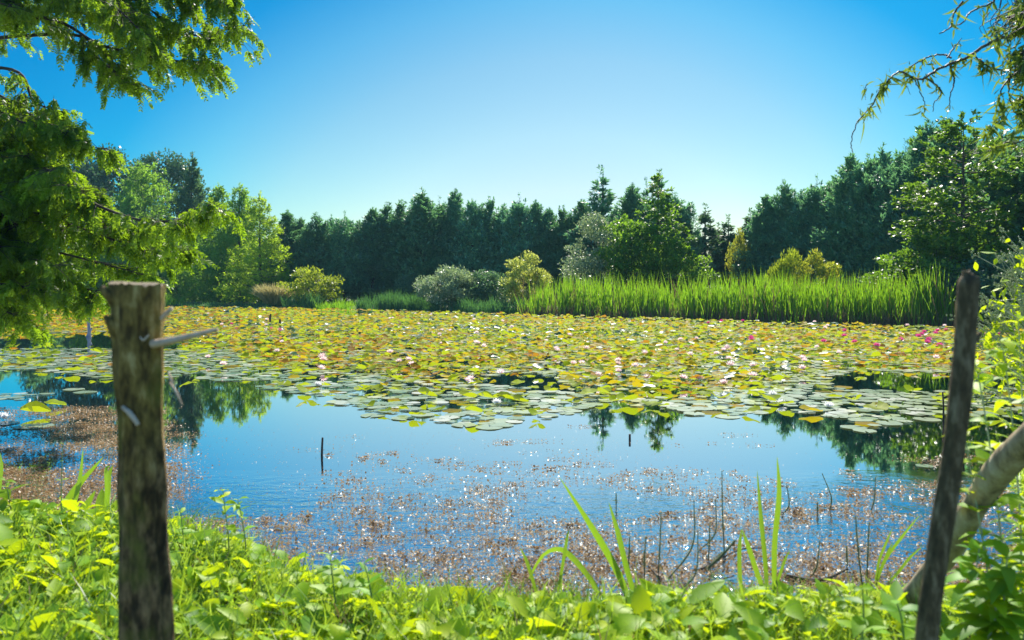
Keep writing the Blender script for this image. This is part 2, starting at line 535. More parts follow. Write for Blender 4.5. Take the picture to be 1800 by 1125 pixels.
# ------------------------------------------------------------------ trees: builders
def conifer(seed, h, rb, nb, nl, el=(25, 45), LL=(.22, .5), ww=.35, prof=None, hang=0.0, up=.25, bare=.02, side=.35, leader=.06, flat=.4, tops=0):
    """(crown, trunk) geometry of one conifer: boughs round a straight trunk, sprays all along the boughs"""
    rg = np.random.default_rng(seed)
    u = bare + (1 - bare - .02) * rg.random(nb) ** .92
    ln = rb * prof(u) * (.7 + .5 * rg.random(nb))
    az = rg.random(nb) * 2 * PI
    e = np.radians(el[0] + (el[1] - el[0]) * rg.random(nb) + 25 * np.maximum(u - .75, 0) * 4 * .6)
    bd = np.stack([np.cos(e) * np.cos(az), np.cos(e) * np.sin(az), np.sin(e)], 1)
    base = np.stack([0 * u, 0 * u, u * h * (1 - leader)], 1)
    per = 11                                                # each spray is a fan of leaves of its own
    ns = nl // per
    nl = ns * per
    idx = rg.choice(nb, ns, p=(ln + .15) / (ln + .15).sum())
    t = .12 + .9 * rg.random(ns) ** .6
    lat = nz(np.cross(bd, [0, 0, 1.0]))[idx]
    l = ln[idx]
    C = base[idx] + bd[idx] * (l * t)[:, None] + lat * (rg.normal(size=ns) * side * l * (1.12 - t))[:, None]
    C[:, 2] += rg.normal(size=ns) * .16 * flat * 2 - hang * l * t ** 2
    sgn = np.sign(rg.normal(size=ns))
    A = nz(bd[idx] * .75 + lat * (sgn * rg.random(ns) * 1.0)[:, None] + rg.normal(size=(ns, 3)) * .4 + np.array([0, 0, up]))
    B = nz(np.cross(A, rg.normal(size=(ns, 3)) * flat + np.array([0, 0, 1.0])))
    sl = LL[1] * (.8 + .9 * rg.random(ns)) * (.38 + .62 * np.minimum(1, (1 - u[idx]) * 2.4))
    q = np.repeat(np.arange(ns), per)
    v = rg.random(nl)
    w = rg.normal(size=nl)
    P = C[q] + A[q] * (sl[q] * (v - .3))[:, None] + B[q] * (w * .18 * sl[q] * (1.1 - v))[:, None] + rg.normal(size=(nl, 3)) * .03
    D = nz(A[q] + B[q] * (np.clip(w, -1.2, 1.2) * .7)[:, None] + rg.normal(size=(nl, 3)) * .22)
    S = nz(np.cross(D, rg.normal(size=(nl, 3)) * flat + np.array([0, 0, 1.0])))
    L = (LL[0] + (LL[1] - LL[0]) * rg.random(nl) ** 1.5)
    cr = Geo()
    rhombs(cr, P, D, S, L, L * ww)
    k = 60                                                  # leading shoot
    zz = h * (1 - leader * 1.6 * rg.random(k))
    zz[:6] = h * .985
    D = nz(np.column_stack([rg.normal(size=(k, 2)) * .8, .5 + rg.random(k)]))
    S = nz(np.cross(D, rg.normal(size=(k, 3))))
    wob = np.column_stack([rg.normal(size=(k, 2)) * .05, zz])
    rhombs(cr, wob, D, S, LL[0] * (1 + rg.random(k) * .6), LL[0] * ww)
    for q in range(tops):                                   # side leaders
        a_ = rg.random() * 6.283
        o_ = rb * (.2 + .35 * rg.random())
        ht = h * (.80 + .17 * rg.random() - .12 * o_ / rb)
        k = 420
        v = rg.random(k)
        rad = (.05 + .75 * v) * (.4 + .6 * rg.random(k)) * .8
        b_ = rg.random(k) * 6.283
        P = np.column_stack([np.cos(a_) * o_ + np.cos(b_) * rad, np.sin(a_) * o_ + np.sin(b_) * rad, ht - v * 2.2])
        D = nz(np.column_stack([np.cos(b_), np.sin(b_), .3 + rg.random(k)]) + rg.normal(size=(k, 3)) * .3)
        rhombs(cr, P, D, nz(np.cross(D, rg.normal(size=(k, 3)) * .6 + [0, 0, 1.0])), LL[0] + (LL[1] - LL[0]) * rg.random(k), LL[0] * ww * 1.4)
    tr = Geo()
    zs = np.linspace(-.3, h * .96, 9)
    wx = np.cumsum(rg.normal(size=(9, 2)) * .012 * h / 9, 0)
    tube(tr, np.column_stack([wx, zs]), np.linspace(h * .017 + .03, .012, 9), 7)
    for q in rg.choice(nb, min(nb, 60), replace=False):
        tt = np.linspace(0, .8, 4)[:, None]
        pts = base[q] + bd[q] * ln[q] * tt
        pts[:, 2] -= hang * ln[q] * tt[:, 0] ** 2
        tube(tr, pts, np.linspace(.012 + .008 * ln[q], .005, 4), 4)
    return cr, tr


def broad(seed, h, rx, z0, ncl, nl, LL=(.12, .28), ww=.6, flat=.6, shell=.5, clr=.28, limbs=26, trunk_r=None, tall=1.0, gather=.0, spread_top=1.0):
    """(crown, trunk) geometry of a broad-leaved tree or bush: leaf clumps carried by limbs, gaps between the clumps"""
    rg = np.random.default_rng(seed)
    rz = (h - z0) / 2
    C = rdir(ncl, rg) * (shell + (1 - shell) * rg.random(ncl) ** .6)[:, None]
    C[:, :2] *= rx * (1 - .35 * np.maximum(C[:, 2:3], 0) * (2 - spread_top))
    C[:, 2] = C[:, 2] * rz + z0 + rz
    C += rg.normal(size=C.shape) * rx * .06
    rr = rx * clr * (.5 + rg.random(ncl))
    idx = rg.choice(ncl, nl, p=rr ** 1.6 / (rr ** 1.6).sum())
    o = rdir(nl, rg) * (rg.random(nl) ** .45)[:, None] * rr[idx][:, None]
    o[:, 2] *= flat
    P = C[idx] + o
    P[:, 2] = np.maximum(P[:, 2], .05)
    out = nz(P - np.array([0, 0, z0 + rz * .6]))
    D = nz(out * .5 + rg.normal(size=(nl, 3)) * .6 + np.array([0, 0, gather]))
    S = nz(np.cross(D, rg.normal(size=(nl, 3)) * .7 + np.array([0, 0, 1.0])))
    L = LL[0] + (LL[1] - LL[0]) * rg.random(nl)
    cr = Geo()
    rhombs(cr, P, D, S, L, L * ww)
    tr = Geo()
    tr_r = trunk_r or h * .018
    top = np.array([0, 0, z0 + rz * 1.1])
    zs = np.linspace(-.2, 1, 6)
    pts = np.column_stack([np.cumsum(rg.normal(size=(6, 2)) * .02 * h / 6, 0), zs * top[2]])
    tube(tr, pts, np.linspace(tr_r, tr_r * .35, 6), 7)
    for q in rg.choice(ncl, min(ncl, limbs), replace=False):
        s = pts[1 + int(rg.random() * 4)]
        mid = (s + C[q]) / 2 + rg.normal(size=3) * .06 * rx
        tube(tr, smooth_path([s, mid, C[q]], 6), np.linspace(tr_r * .35, .008, 6), 4)
    return cr, tr


PROTO = {}


def proto(key, geo, mat, trunk='trunk'):
    cr, tr = geo
    PROTO[key] = (cr.mesh(key + '_crown', M[mat]), tr.mesh(key + '_trunk', M[trunk], True))


def p_leyland(u): return np.minimum(1, (1 - u) * 1.9 + .07) * (.88 + .12 * np.sin(u * 9))
def p_cone(u): return (1 - u) ** .85 + .05
def p_spire(u): return np.minimum(.9, (1 - u) ** 1.05 * 1.2 + .05)
def p_round(u): return np.sqrt(np.maximum(0, 1 - (1.15 * u - .25) ** 2 * .98)) * (1 - u * .25)


for k in range(5):
    proto(f'dark{k}', conifer(20 + k, 10.0, 2.55 + .14 * k, 230, 25000, (15, 60), (.15, .38), .36, p_leyland, 0, .35, .0, .5, .06 + .012 * k, .8, 3 + k % 3), 'dark_conifer')
for k in range(3):
    proto(f'grey{k}', conifer(40 + k, 10.0, 1.7, 150, 10000, (5, 40), (.18, .42), .36, p_cone, .05, .3, .0, .35, .10, .6), 'grey_conifer')
proto('spire0', conifer(50, 10.0, 2.3, 150, 13000, (-5, 35), (.2, .42), .34, p_spire, .08, .25, .0, .3, .1, .5), 'dark_conifer')
for k in range(3):
    proto(f'light{k}', conifer(60 + k, 12.0, 4.9, 260, 42000, (-6, 30), (.15, .38), .32, p_cone, .12, .0, .0, .40, .05, .8, 2), 'light_conifer')
proto('lime0', conifer(66, 12.0, 4.9, 240, 38000, (-4, 20), (.14, .36), .32, p_cone, .08, .08, .0, .3, .05, .5), 'lime_conifer')
proto('roundconifer', conifer(70, 14.0, 5.0, 240, 40000, (0, 45), (.16, .40), .34, p_round, .06, .25, .06, .3, .03, .5), 'light_conifer')
proto('tallgrey', conifer(72, 15.0, 3.8, 180, 22000, (10, 45), (.22, .5), .34, p_spire, .05, .3, .03, .3, .04, .5), 'grey_conifer')
for k in range(2):
    proto(f'oak{k}', broad(80 + k, 18.0, 6.0, 3.0, 110, 17000, (.25, .5), .7, .7, .5, .26), 'dark_broadleaf')
proto('silvertree', broad(90, 6.5, 2.4, .9, 80, 11000, (.09, .2), .6, .6, .45, .27, 40), 'silver_leaf')
proto('layertree', conifer(92, 9.2, 4.3, 90, 17000, (-3, 16), (.16, .34), .55, p_cone, .06, .02, .02, .3, .03, .3), 'bright_broadleaf')
proto('lowlayer', broad(93, 5.5, 2.4, .6, 60, 8000, (.12, .28), .6, .4, .4, .3, 30), 'bright_broadleaf')
def p_egg(u): return np.sin(PI * np.clip(u * .80 + .18, 0, 1)) ** .8 + .03


proto('maple', conifer(95, 9.6, 3.3, 95, 19000, (2, 26), (.12, .27), .72, p_egg, .05, .04, .03, .3, .03, .35), 'maple_leaf')
proto('maplelow', broad(96, 3.6, 1.8, .3, 60, 7000, (.10, .22), .75, .45, .45, .3, 30), 'maple_leaf')
proto('silverbush', broad(100, 3.0, 2.0, .05, 80, 12000, (.1, .26), .4, .9, .3, .24, 40, .06, gather=.5), 'silver_leaf')
proto('darkbush', broad(101, 2.8, 1.8, .05, 60, 9000, (.1, .22), .5, .7, .4, .32, 20, .05), 'grey_conifer')
proto('creambush', broad(102, 3.6, 1.6, .2, 80, 9000, (.1, .22), .5, .8, .4, .22, 40, .06, gather=.3), 'cream_leaf')
proto('yellowbush', broad(103, 2.4, 2.1, .3, 50, 5000, (.12, .28), .45, .35, .4, .3, 30, .05), 'yellow_leaf')
proto('orangebush', broad(104, 2.6, 1.5, .4, 40, 4000, (.1, .24), .5, .5, .5, .32, 30, .05), 'orange_leaf')

TREE_GROUP = 'dark conifers of the hedge row behind the pond'


def tree(key, px, top, d, label, name='conifer_tree', cat='conifer', wide=1.0, group=None, base_h=None, rot=None):
    h0 = max(v.co.z for v in PROTO[key][0].vertices) if key not in HH else HH[key]
    HH[key] = h0
    x = (px - CX) / F * d
    z = gz(x, d)
    h = CH + (YH - top) / F * d - z
    s = h / h0
    t = thing(name, label, cat, (x, d, z - .05), rng.random() * 6.28 if rot is None else rot, group, (s * wide, s * wide, s))
    link('trunk', PROTO[key][1], t)
    link('crown', PROTO[key][0], t)
    return t


HH = {}
ORD = ['first', 'second', 'third', 'fourth', 'fifth', 'sixth', 'seventh', 'eighth', 'ninth', 'tenth', 'eleventh', 'twelfth', 'thirteenth']
# the hedge row from the beige grass to the whitebeam
row = [(505, 366, 72, 1.), (530, 378, 73, .9), (556, 370, 71, 1.), (582, 374, 73, .9), (606, 368, 71, 1.), (632, 384, 72, .9), (655, 360, 70, 1.), (680, 352, 71, 1.)]
for q, (px, top, d, w) in enumerate(row):
    tree(f'dark{q % 5}', px, top, d, f'dark hedge conifer behind the yellow-green bush, {ORD[q]} from the lime larch', wide=w * 1.15, group=TREE_GROUP)
row = [(706, 348, 70, 1.), (742, 326, 69, 1.05), (772, 342, 70, .95), (801, 328, 69, .85), (830, 346, 68, 1.), (860, 342, 69, 1.), (886, 354, 68, .9), (913, 336, 67, 1.), (942, 348, 67, .95), (966, 360, 66, .9), (990, 358, 65, 1.)]
for q, (px, top, d, w) in enumerate(row):
    tree(f'dark{(q + 2) % 5}', px, top, d, f'dark hedge conifer behind the silvery bush, {ORD[q]} toward the grey whitebeam', wide=w * 1.1, group=TREE_GROUP)
tree('spire0', 1056, 286, 64, 'tall narrow dark spruce with a pointed tip rising behind the grey whitebeam', wide=1.45)
for (px, top, d, w, key, lab) in [
        (1022, 345, 65, 1.1, 'dark1', 'dark bushy conifer before the tall narrow spruce, behind the grey whitebeam'),
        (1085, 352, 65, 1., 'dark3', 'short dark conifer filling the gap between the tall spruce and the bright layered tree'),
        (1112, 318, 63, 1., 'dark0', 'dark conifer showing its round top beside the bright layered tree'),
        (1135, 308, 64, .8, 'spire0', 'slim dark spruce tip just before the highest point of the middle clump'),
        (1160, 293, 62, 1.1, 'spire0', 'highest dark spruce standing directly behind the bright layered tree'),
        (1188, 335, 61, 1.2, 'dark2', 'broad dark conifer on the gap side of the bright layered tree'),
        (1208, 372, 60, 1., 'grey1', 'low grey-green conifer closing the middle clump before the gap')]:
    tree(key, px, top, d, lab, wide=w)
gap = [(1240, 354, 62, 'grey0'), (1262, 388, 64, 'grey1'), (1280, 374, 63, 'grey2'), (1300, 400, 64, 'grey0'), (1319, 362, 60, 'grey1')]
for q, (px, top, d, k) in enumerate(gap):
    tree(k, px, top, d, f'slender grey-green conifer in the hedge gap, {ORD[q]} from the bright tiered tree', wide=1.6, group='slender conifers in the gap')
tree('orangebush', 1303, 396, 58, 'small orange-tipped tree glowing in the low gap of the hedge', 'broadleaf_tree', 'tree', wide=.32)
row = [(1346, 336, 58, 1.1), (1378, 312, 57, 1.05), (1408, 330, 56, 1.1), (1436, 303, 55, 1.), (1464, 308, 54, 1.1), (1495, 262, 52, 1.), (1526, 266, 51, 1.05), (1552, 246, 50, 1.), (1592, 240, 48, 1.1), (1630, 205, 46, 1.), (1668, 200, 44, 1.1), (1712, 224, 42, 1.1), (1756, 214, 40, 1.1), (1800, 210, 38, 1.2), (1850, 190, 36, 1.2)]
for q, (px, top, d, w) in enumerate(row):
    n = ORD[q] if q < 13 else ('last but one' if q == 13 else 'last')
    tree(f'dark{(q + 1) % 5}', px, top, d, f'tall dark conifer behind the sunlit reeds, {n} in the rising row', wide=w * .98, group=TREE_GROUP)
for (px, top, d) in [(590, 400, 80), (570, 395, 79), (620, 396, 78), (668, 385, 78), (725, 370, 77), (785, 365, 77), (845, 365, 76), (900, 368, 75), (955, 372, 75), (1010, 375, 74), (1070, 370, 73), (1125, 345, 72), (1175, 345, 71),
                     (1360, 360, 66), (1420, 350, 64), (1475, 330, 62), (1530, 300, 60), (1580, 285, 57), (1640, 250, 54), (1700, 240, 52), (1770, 225, 50)]:
    tree('dark%d' % int(rng.integers(5)), px, top, d, 'dark conifer of the second hedge row, showing only between the front trees', wide=1.3, group='conifers of the second hedge row')

# far corner behind the hanging branches
tree('oak0', 205, 252, 99, 'tall dark oak rising highest in the far corner behind the round conifer', 'oak_tree', 'tree', wide=.9)
tree('oak1', 285, 262, 101, 'dark oak top showing between the round conifer and the tall grey cypress', 'oak_tree', 'tree', wide=.85)
tree('oak1', 130, 268, 97, 'dark oak half hidden by the hanging cypress branches at the pond corner', 'oak_tree', 'tree', wide=.9)
tree('roundconifer', 252, 276, 84, 'broad round-topped light green conifer in front of the dark oak', wide=.9)
tree('tallgrey', 338, 264, 86, 'tall blue-green cypress with a blunt top in the far corner group', wide=.95)
tree('light2', 232, 332, 80, 'small pale green larch at the foot of the round-topped conifer', 'larch_tree', 'larch', wide=.9)
tree('light0', 384, 318, 77, 'light green larch with a thin tip, beside the tall blue-green cypress', 'larch_tree', 'larch', wide=.95)
tree('light1', 421, 318, 75, 'light green larch with the tallest pointed top in the bright corner clump', 'larch_tree', 'larch', wide=.95)
tree('lime0', 458, 332, 68, 'lime-green larch with long sunlit boughs sweeping out at the clump edge', 'larch_tree', 'larch', wide=.9)
tree('light1', 310, 400, 79, 'dark shaded larch standing under the tall blue-green cypress', 'larch_tree', 'larch', wide=1.2)
tree('light2', 170, 400, 80, 'green larch showing below the hanging branches beside the thick post', 'larch_tree', 'larch', wide=1.3)
tree('dark2', 60, 380, 85, 'dark conifer mostly hidden behind the hanging branches at the pond end', wide=1.8)
tree('dark4', -20, 380, 82, 'dark conifer at the edge of the view behind the hanging branches', wide=1.8)

for (px, top, d) in [(200, 430, 88), (275, 425, 88), (345, 415, 87), (400, 400, 86), (440, 405, 84), (475, 410, 80)]:
    tree('light%d' % int(rng.integers(3)), px, top, d, 'shaded larch of the corner clump, showing only between the front larches', 'larch_tree', 'larch', wide=1.5, group='shaded larches of the corner clump')
# middle ground trees and bushes
tree('silvertree', 1048, 368, 52, 'round silvery-grey whitebeam in front of the tall spruce', 'whitebeam_tree', 'tree', wide=1.0)
tree('layertree', 1157, 300, 51, 'bright green tree with tiered boughs, the most vivid of the middle clump', 'tiered_tree', 'tree', wide=.82, rot=.4)
tree('lowlayer', 1105, 372, 51.5, 'green bushy tree between the silvery whitebeam and the tiered bright tree', 'bushy_tree', 'tree', wide=.8)
tree('lowlayer', 1185, 415, 50, 'low bright green bush under the outer boughs of the tiered tree', 'green_bush', 'bush', wide=.95)
tree('maple', 1690, 192, 36, 'tall maple with bright leaf tiers in front of the dark conifers, above the thin post', 'maple_tree', 'tree', wide=.95)
tree('maplelow', 1655, 395, 35.5, 'bright leafy maple sapling at the end of the reed bed', 'maple_sapling', 'tree', wide=1.1)
tree('maplelow', 1590, 432, 38, 'low leafy bush peeping over the far end of the reeds', 'leafy_bush', 'bush', wide=1.0)
tree('darkbush', 1672, 455, 33.5, 'dark drooping shrub in deep shade at the end of the reed bed', 'dark_shrub', 'bush', wide=1.0)
tree('darkbush', 1760, 440, 33, 'dark shaded shrub on the bank behind the thin post', 'dark_shrub', 'bush', wide=1.4)
tree('darkbush', 1850, 430, 30, 'dark shaded shrub at the far edge of the bank past the thin post', 'dark_shrub', 'bush', wide=1.4)
tree('silverbush', 792, 461, 54.8, 'silvery-leaved willow bush on the far shore, largest of the shore bushes', 'willow_bush', 'bush', wide=1.2)
tree('darkbush', 858, 470, 55.2, 'blue-green shaded bush between the silvery and the cream bush', 'shore_bush', 'bush', wide=1.15)
tree('creambush', 926, 438, 52.5, 'cream and yellow variegated bush behind the start of the reeds', 'variegated_bush', 'bush', wide=1.0)
tree('darkbush', 715, 476, 65, 'small dark green bush low in front of the hedge, away from the silvery bush', 'shore_bush', 'bush', wide=.8)
tree('yellowbush', 552, 464, 62.5, 'yellow-green spreading bush with layered twigs beside the beige grass', 'spreading_bush', 'bush', wide=.9)
tree('yellowbush', 1383, 430, 43, 'lime-yellow bush above the reeds, next to the orange one', 'spreading_bush', 'bush', wide=.34)
tree('orangebush', 1437, 433, 42, 'orange-yellow bush with tufted leaves above the reeds', 'tufted_bush', 'bush', wide=.62)


# ------------------------------------------------------------------ reeds and shore grass (masses)
def on_line(pxs, pys, px):
    return np.interp(px, pxs, pys)


def blades(g, P, H, Wd, lean=.12, mi=0, prof=(.8, 1, .75, .08), droop=.12, rg=rng):
    n = len(P)
    D = nz(np.column_stack([rg.normal(size=(n, 2)) * lean, np.ones(n)]))
    ang = (rg.random(n) - .5) * 2.0
    S = np.column_stack([np.cos(ang), np.sin(ang), np.zeros(n)])
    bend = np.column_stack([rg.normal(size=(n, 2)), -.3 * rg.random(n)]) * (H * droop)[:, None]
    strips(g, P, D, nz(S), H, Wd, prof, bend, mi=mi)


SH_X = np.array([-500, -100, 150, 330, 500, 640, 740, 910, 1100, 1300, 1500, 1690, 1900, 2080])
SH_Y = np.array([546, 541, 540, 540, 542, 544.5, 546, 551, 556, 562, 568, 574, 582, 592])


def shore_points(n, x0, x1, front, depth, rg=rng):
    px = x0 + (x1 - x0) * rg.random(n)
    py = on_line(SH_X, SH_Y, px)
    d = F * CH / (py - YH)
    dd = d + front + depth * rg.random(n) ** 1.3
    x = (px - CX) / F * d
    return px, np.column_stack([x, dd])


g = Geo()
px, XY = shore_points(2700, 908, 1665, -1.0, 2.0)
gaps = np.sin(px * .37) + np.sin(px * .113 + 2) + np.sin(px * .051) + rng.normal(size=len(px)) * 1.1 > -1.5
px, XY = px[gaps], XY[gaps]
clump = .5 + .5 * np.sin(px * .13) * np.sin(px * .041 + 1)
edge = np.clip((px - 905) / 50, .35, 1) * np.clip((1680 - px) / 40, .5, 1)
H = (1.35 + .75 * rng.random(len(px)) + .22 * clump + .16 * np.sin(px * .02) + .14 * np.sin(px * .31) * np.sin(px * .057)) * edge + .35 * (rng.random(len(px)) < .06)
P = np.column_stack([XY, np.full(len(px), -.15)])
blades(g, P, H + .15, .03 + .03 * rng.random(len(px)), .07, 0, droop=.08, prof=(.7, 1, .8, .1))
px, XY = shore_points(420, 915, 1665, -1.1, 2.2)
blades(g, np.column_stack([XY, np.full(len(px), -.1)]), 1.2 + 1.3 * rng.random(len(px)), .035, .12, 1, droop=.22)
px, XY = shore_points(420, 1655, 1735, -.9, 2.0)
blades(g, np.column_stack([XY, np.full(len(px), -.1)]), (.7 + 1.3 * rng.random(len(px))) * np.clip((1750 - px) / 80, .3, 1), .04, .12, 0, droop=.12)
px, XY = shore_points(170, 915, 1680, -1.9, .9)
blades(g, np.column_stack([XY, np.full(len(px), -.1)]), .5 + 1.2 * rng.random(len(px)), .035, .16, 0, droop=.2)
px, XY = shore_points(160, 930, 1665, -1.0, 2.0)
blades(g, np.column_stack([XY, np.full(len(px), -.1)]), 2.3 + .45 * rng.random(len(px)), .04, .06, 0, droop=.12)
px, XY = shore_points(5500, 915, 1700, -1.25, 1.2)
blades(g, np.column_stack([XY, np.full(len(px), -.1)]), .3 + .6 * rng.random(len(px)) ** 2, .03, .3, 1, droop=.2)
tag(link('reeds', g.mesh('reeds', [M['reed'], M['dead_reed']])), 'tall bright green reed bed standing along the far shore of the pond', 'reeds', kind='stuff')

g = Geo()
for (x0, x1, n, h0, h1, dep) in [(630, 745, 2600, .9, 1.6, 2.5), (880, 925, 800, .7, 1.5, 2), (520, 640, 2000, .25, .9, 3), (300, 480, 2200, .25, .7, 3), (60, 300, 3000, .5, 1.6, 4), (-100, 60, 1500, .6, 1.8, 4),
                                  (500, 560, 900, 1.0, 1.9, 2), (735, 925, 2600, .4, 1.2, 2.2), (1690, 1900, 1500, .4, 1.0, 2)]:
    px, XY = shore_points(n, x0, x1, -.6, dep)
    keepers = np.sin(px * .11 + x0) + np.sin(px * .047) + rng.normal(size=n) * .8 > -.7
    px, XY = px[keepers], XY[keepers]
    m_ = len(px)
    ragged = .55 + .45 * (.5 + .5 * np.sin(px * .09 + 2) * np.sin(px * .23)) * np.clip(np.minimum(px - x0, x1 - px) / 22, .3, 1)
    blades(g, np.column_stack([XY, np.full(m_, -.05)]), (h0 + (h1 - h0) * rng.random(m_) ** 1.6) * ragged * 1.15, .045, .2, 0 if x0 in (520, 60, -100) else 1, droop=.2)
tag(link('shore_grass', g.mesh('shore_grass', [M['reed'], M['shade_toned_sedge']])), 'uneven green grass and shade-toned sedges along the far shore below the trees', 'grass', kind='stuff')

# beige tussock
g = Geo()
n = 1500
q = rng.random(n) * 2 * PI
r_ = np.sqrt(rng.random(n)) * .62
P = np.column_stack([np.cos(q) * r_, np.sin(q) * r_, np.zeros(n)])
D = nz(np.column_stack([np.cos(q) * r_ * .9, np.sin(q) * r_ * .9, np.full(n, 1.0)]) + rng.normal(size=(n, 3)) * .08)
S = nz(np.cross(D, rdir(n, rng)))
H = 1.3 + .7 * rng.random(n)
strips(g, P, D, S, H, .05, (.7, 1, .8, .3), np.column_stack([np.cos(q), np.sin(q), -.6 * np.ones(n)]) * (H * .32 * rng.random(n))[:, None])
x, y = (482 - CX) / F * 64, 64.
tag(link('tussock_grass', g.mesh('tussock_grass', M['beige_grass']), loc=(x, y, gz(x, y))), 'rounded tussock of pale beige ornamental grass on the far shore beside the larches', 'ornamental grass')

# ------------------------------------------------------------------ lily pads
def pad_mesh(seed, kind):
    """one pad of radius 1: a disc with its slit; kind 0 lies flat, 1 is cupped and wavy, 2 is folded up"""
    rg = np.random.default_rng(seed)
    n = 15
    a = np.linspace(.13, 2 * PI - .13, n)
    ph = rg.random(3) * 6
    rim = 1 + .03 * np.sin(3 * a + ph[0]) + .025 * np.sin(5 * a + ph[1])
    V = [(0, 0, 0)]
    for f in (.55, 1.0):
        rr = rim * f
        if kind == 0: z = .012 * np.sin(4 * a + ph[2]) * f
        elif kind == 1: z = (.16 + .12 * np.sin(2 * a + ph[0]) + .07 * np.sin(5 * a + ph[1])) * f * f
        else: z = (.55 * np.abs(np.cos(a + ph[0])) + .05 * np.sin(4 * a)) * f * f
        V += list(zip(np.cos(a) * rr * (1 if kind < 2 else .85), np.sin(a) * rr, z))
    T = [[0, 1 + k, 2 + k] for k in range(n - 1)]
    Q = [[1 + k, 1 + n + k, 2 + n + k, 2 + k] for k in range(n - 1)]
    return np.array(V), np.array(T), np.array(Q)


PADM = [[pad_mesh(200 + 10 * k + j, k) for j in range(3)] for k in range(3)]


def pw(pts):
    return np.array([gp(a, b) for a, b in pts])


MAT_NEAR = [(-80, 592), (90, 588), (180, 583), (300, 598), (400, 614), (480, 642), (600, 652), (720, 668), (860, 678), (1000, 690), (1120, 698), (1220, 702), (1310, 694), (1365, 668), (1450, 646), (1560, 650), (1680, 650), (1880, 642)]
MAT_FAR = [(1900, 592), (1690, 581), (1500, 575), (1300, 568), (1100, 561), (910, 555), (740, 550), (560, 545), (330, 541.5), (-100, 542)]
FRINGE_NEAR = [(-80, 700), (60, 705), (150, 690), (300, 668), (420, 672), (500, 688), (580, 706), (660, 728), (760, 742), (870, 752), (960, 738), (1060, 712), (1140, 716), (1220, 730), (1310, 736), (1350, 716), (1430, 728), (1540, 752), (1640, 742), (1700, 735), (1880, 738)]
mat_poly = pw(MAT_NEAR + MAT_FAR)
fringe_poly = pw(FRINGE_NEAR + MAT_NEAR[::-1])
HOLES = [pw(h) for h in ([(1470, 660), (1560, 655), (1690, 657), (1800, 660), (1800, 682), (1600, 690), (1500, 684), (1450, 672)],
                         [(180, 668), (280, 662), (380, 668), (420, 678), (330, 692), (180, 700)],
                         [(75, 588), (180, 590), (190, 607), (80, 610)],
                         [(545, 549), (660, 549), (655, 556), (560, 556)],
                         [(385, 562), (460, 561), (455, 569), (390, 569)],
                         [(-80, 655), (60, 650), (190, 668), (190, 695), (-80, 690)])]


def noise2(P, s, seed):
    """smooth random field, about -1..1"""
    rg = np.random.default_rng(seed)
    v = np.zeros(len(P))
    for k in range(6):
        a = rg.random() * 2 * PI
        f = s * (.6 + rg.random() * 1.2)
        v += np.sin((P[:, 0] * math.cos(a) + P[:, 1] * math.sin(a)) * f + rg.random() * 6)
    return v / 3


pads = []                    # x, y, z, radius, kind, tilt axis, tilt, material
lo, hi = mat_poly.min(0), mat_poly.max(0)
rg = np.random.default_rng(77)


def grid_points(poly, y0, y1, cell):
    xs = np.arange(max(lo[0], -.72 * y1 - 1), min(hi[0], .72 * y1 + 1), cell)
    ys = np.arange(y0, y1, cell)
    X, Y = np.meshgrid(xs, ys)
    P = np.stack([X.ravel(), Y.ravel()], 1) + rg.uniform(-.5, .5, (X.size, 2)) * cell
    P = P[np.abs(P[:, 0]) < .70 * P[:, 1] + .6]
    P = P[inside(P, poly)]
    for h in HOLES: P = P[~inside(P, h)]
    return P


for (y0, y1, cell, rad) in [(8.5, 16, .18, .112), (16, 26, .22, .125), (26, 40, .28, .14), (40, 66, .38, .165)]:
    P = grid_points(mat_poly, y0, y1, cell)
    P = P[noise2(P, .9, 3) + noise2(P, 2.6, 4) * .7 > -.92]
    n = len(P)
    f = noise2(P, .5, 6) + .6 * noise2(P, 1.7, 7)
    low = rg.random(n) < np.clip(.30 + .26 * noise2(P, 1.1, 9), .03, .85)
    u = rg.random(n) + .12 * f
    left = np.clip((-(P[:, 0] / P[:, 1]) - .25) * 1.2, 0, .25)
    mat = np.select([u < .12, u < .58 - left, u < .94 - left], [4, 1, 2], 3)
    kind = np.select([rg.random(n) < .80, rg.random(n) < .99], [1, 2], 2)
    tilt = np.minimum(np.abs(rg.normal(size=n)) * .25 + .03, .6)
    z = .03 + .10 * rg.random(n) ** 1.5
    kind = np.where(low, 0, kind)
    mat = np.where(low, 0, mat)
    tilt = np.where(low, .02 * rg.random(n), tilt)
    z = np.where(low, .008 + .006 * rg.random(n), z)
    r = rad * (.6 + .55 * rg.random(n)) * (1 - .45 * np.minimum(tilt, .6))
    pads.append(np.column_stack([P, z + np.sin(tilt) * r * .7, r, kind, rg.random(n) * 6.283, tilt, mat]))
# the fringe: pads lying side by side on open water
lo, hi = fringe_poly.min(0), fringe_poly.max(0)
P = np.concatenate([grid_points(fringe_poly, 8.2, 20, .125)])
P = P[noise2(P, 1.3, 13) + .8 * noise2(P, 3.2, 14) + 1.1 * np.minimum(seg_dist(P, pw(FRINGE_NEAR)), .8) - .5 > -.95]
rg.shuffle(P)
r = .06 + .095 * rg.random(len(P))
keep = []
cellmap = {}
for k in range(len(P)):
    c = (int(P[k, 0] / .35), int(P[k, 1] / .35))
    ok = True
    for dx in (-1, 0, 1):
        for dy in (-1, 0, 1):
            for q in cellmap.get((c[0] + dx, c[1] + dy), ()):
                if (P[k, 0] - P[q, 0]) ** 2 + (P[k, 1] - P[q, 1]) ** 2 < (.70 * (r[k] + r[q])) ** 2: ok = False
    if ok:
        keep.append(k)
        cellmap.setdefault(c, []).append(k)
P, r = P[keep], r[keep]
n = len(P)
up = rg.random(n) < .13 + .10 * (noise2(P, 1.0, 15) > .5)
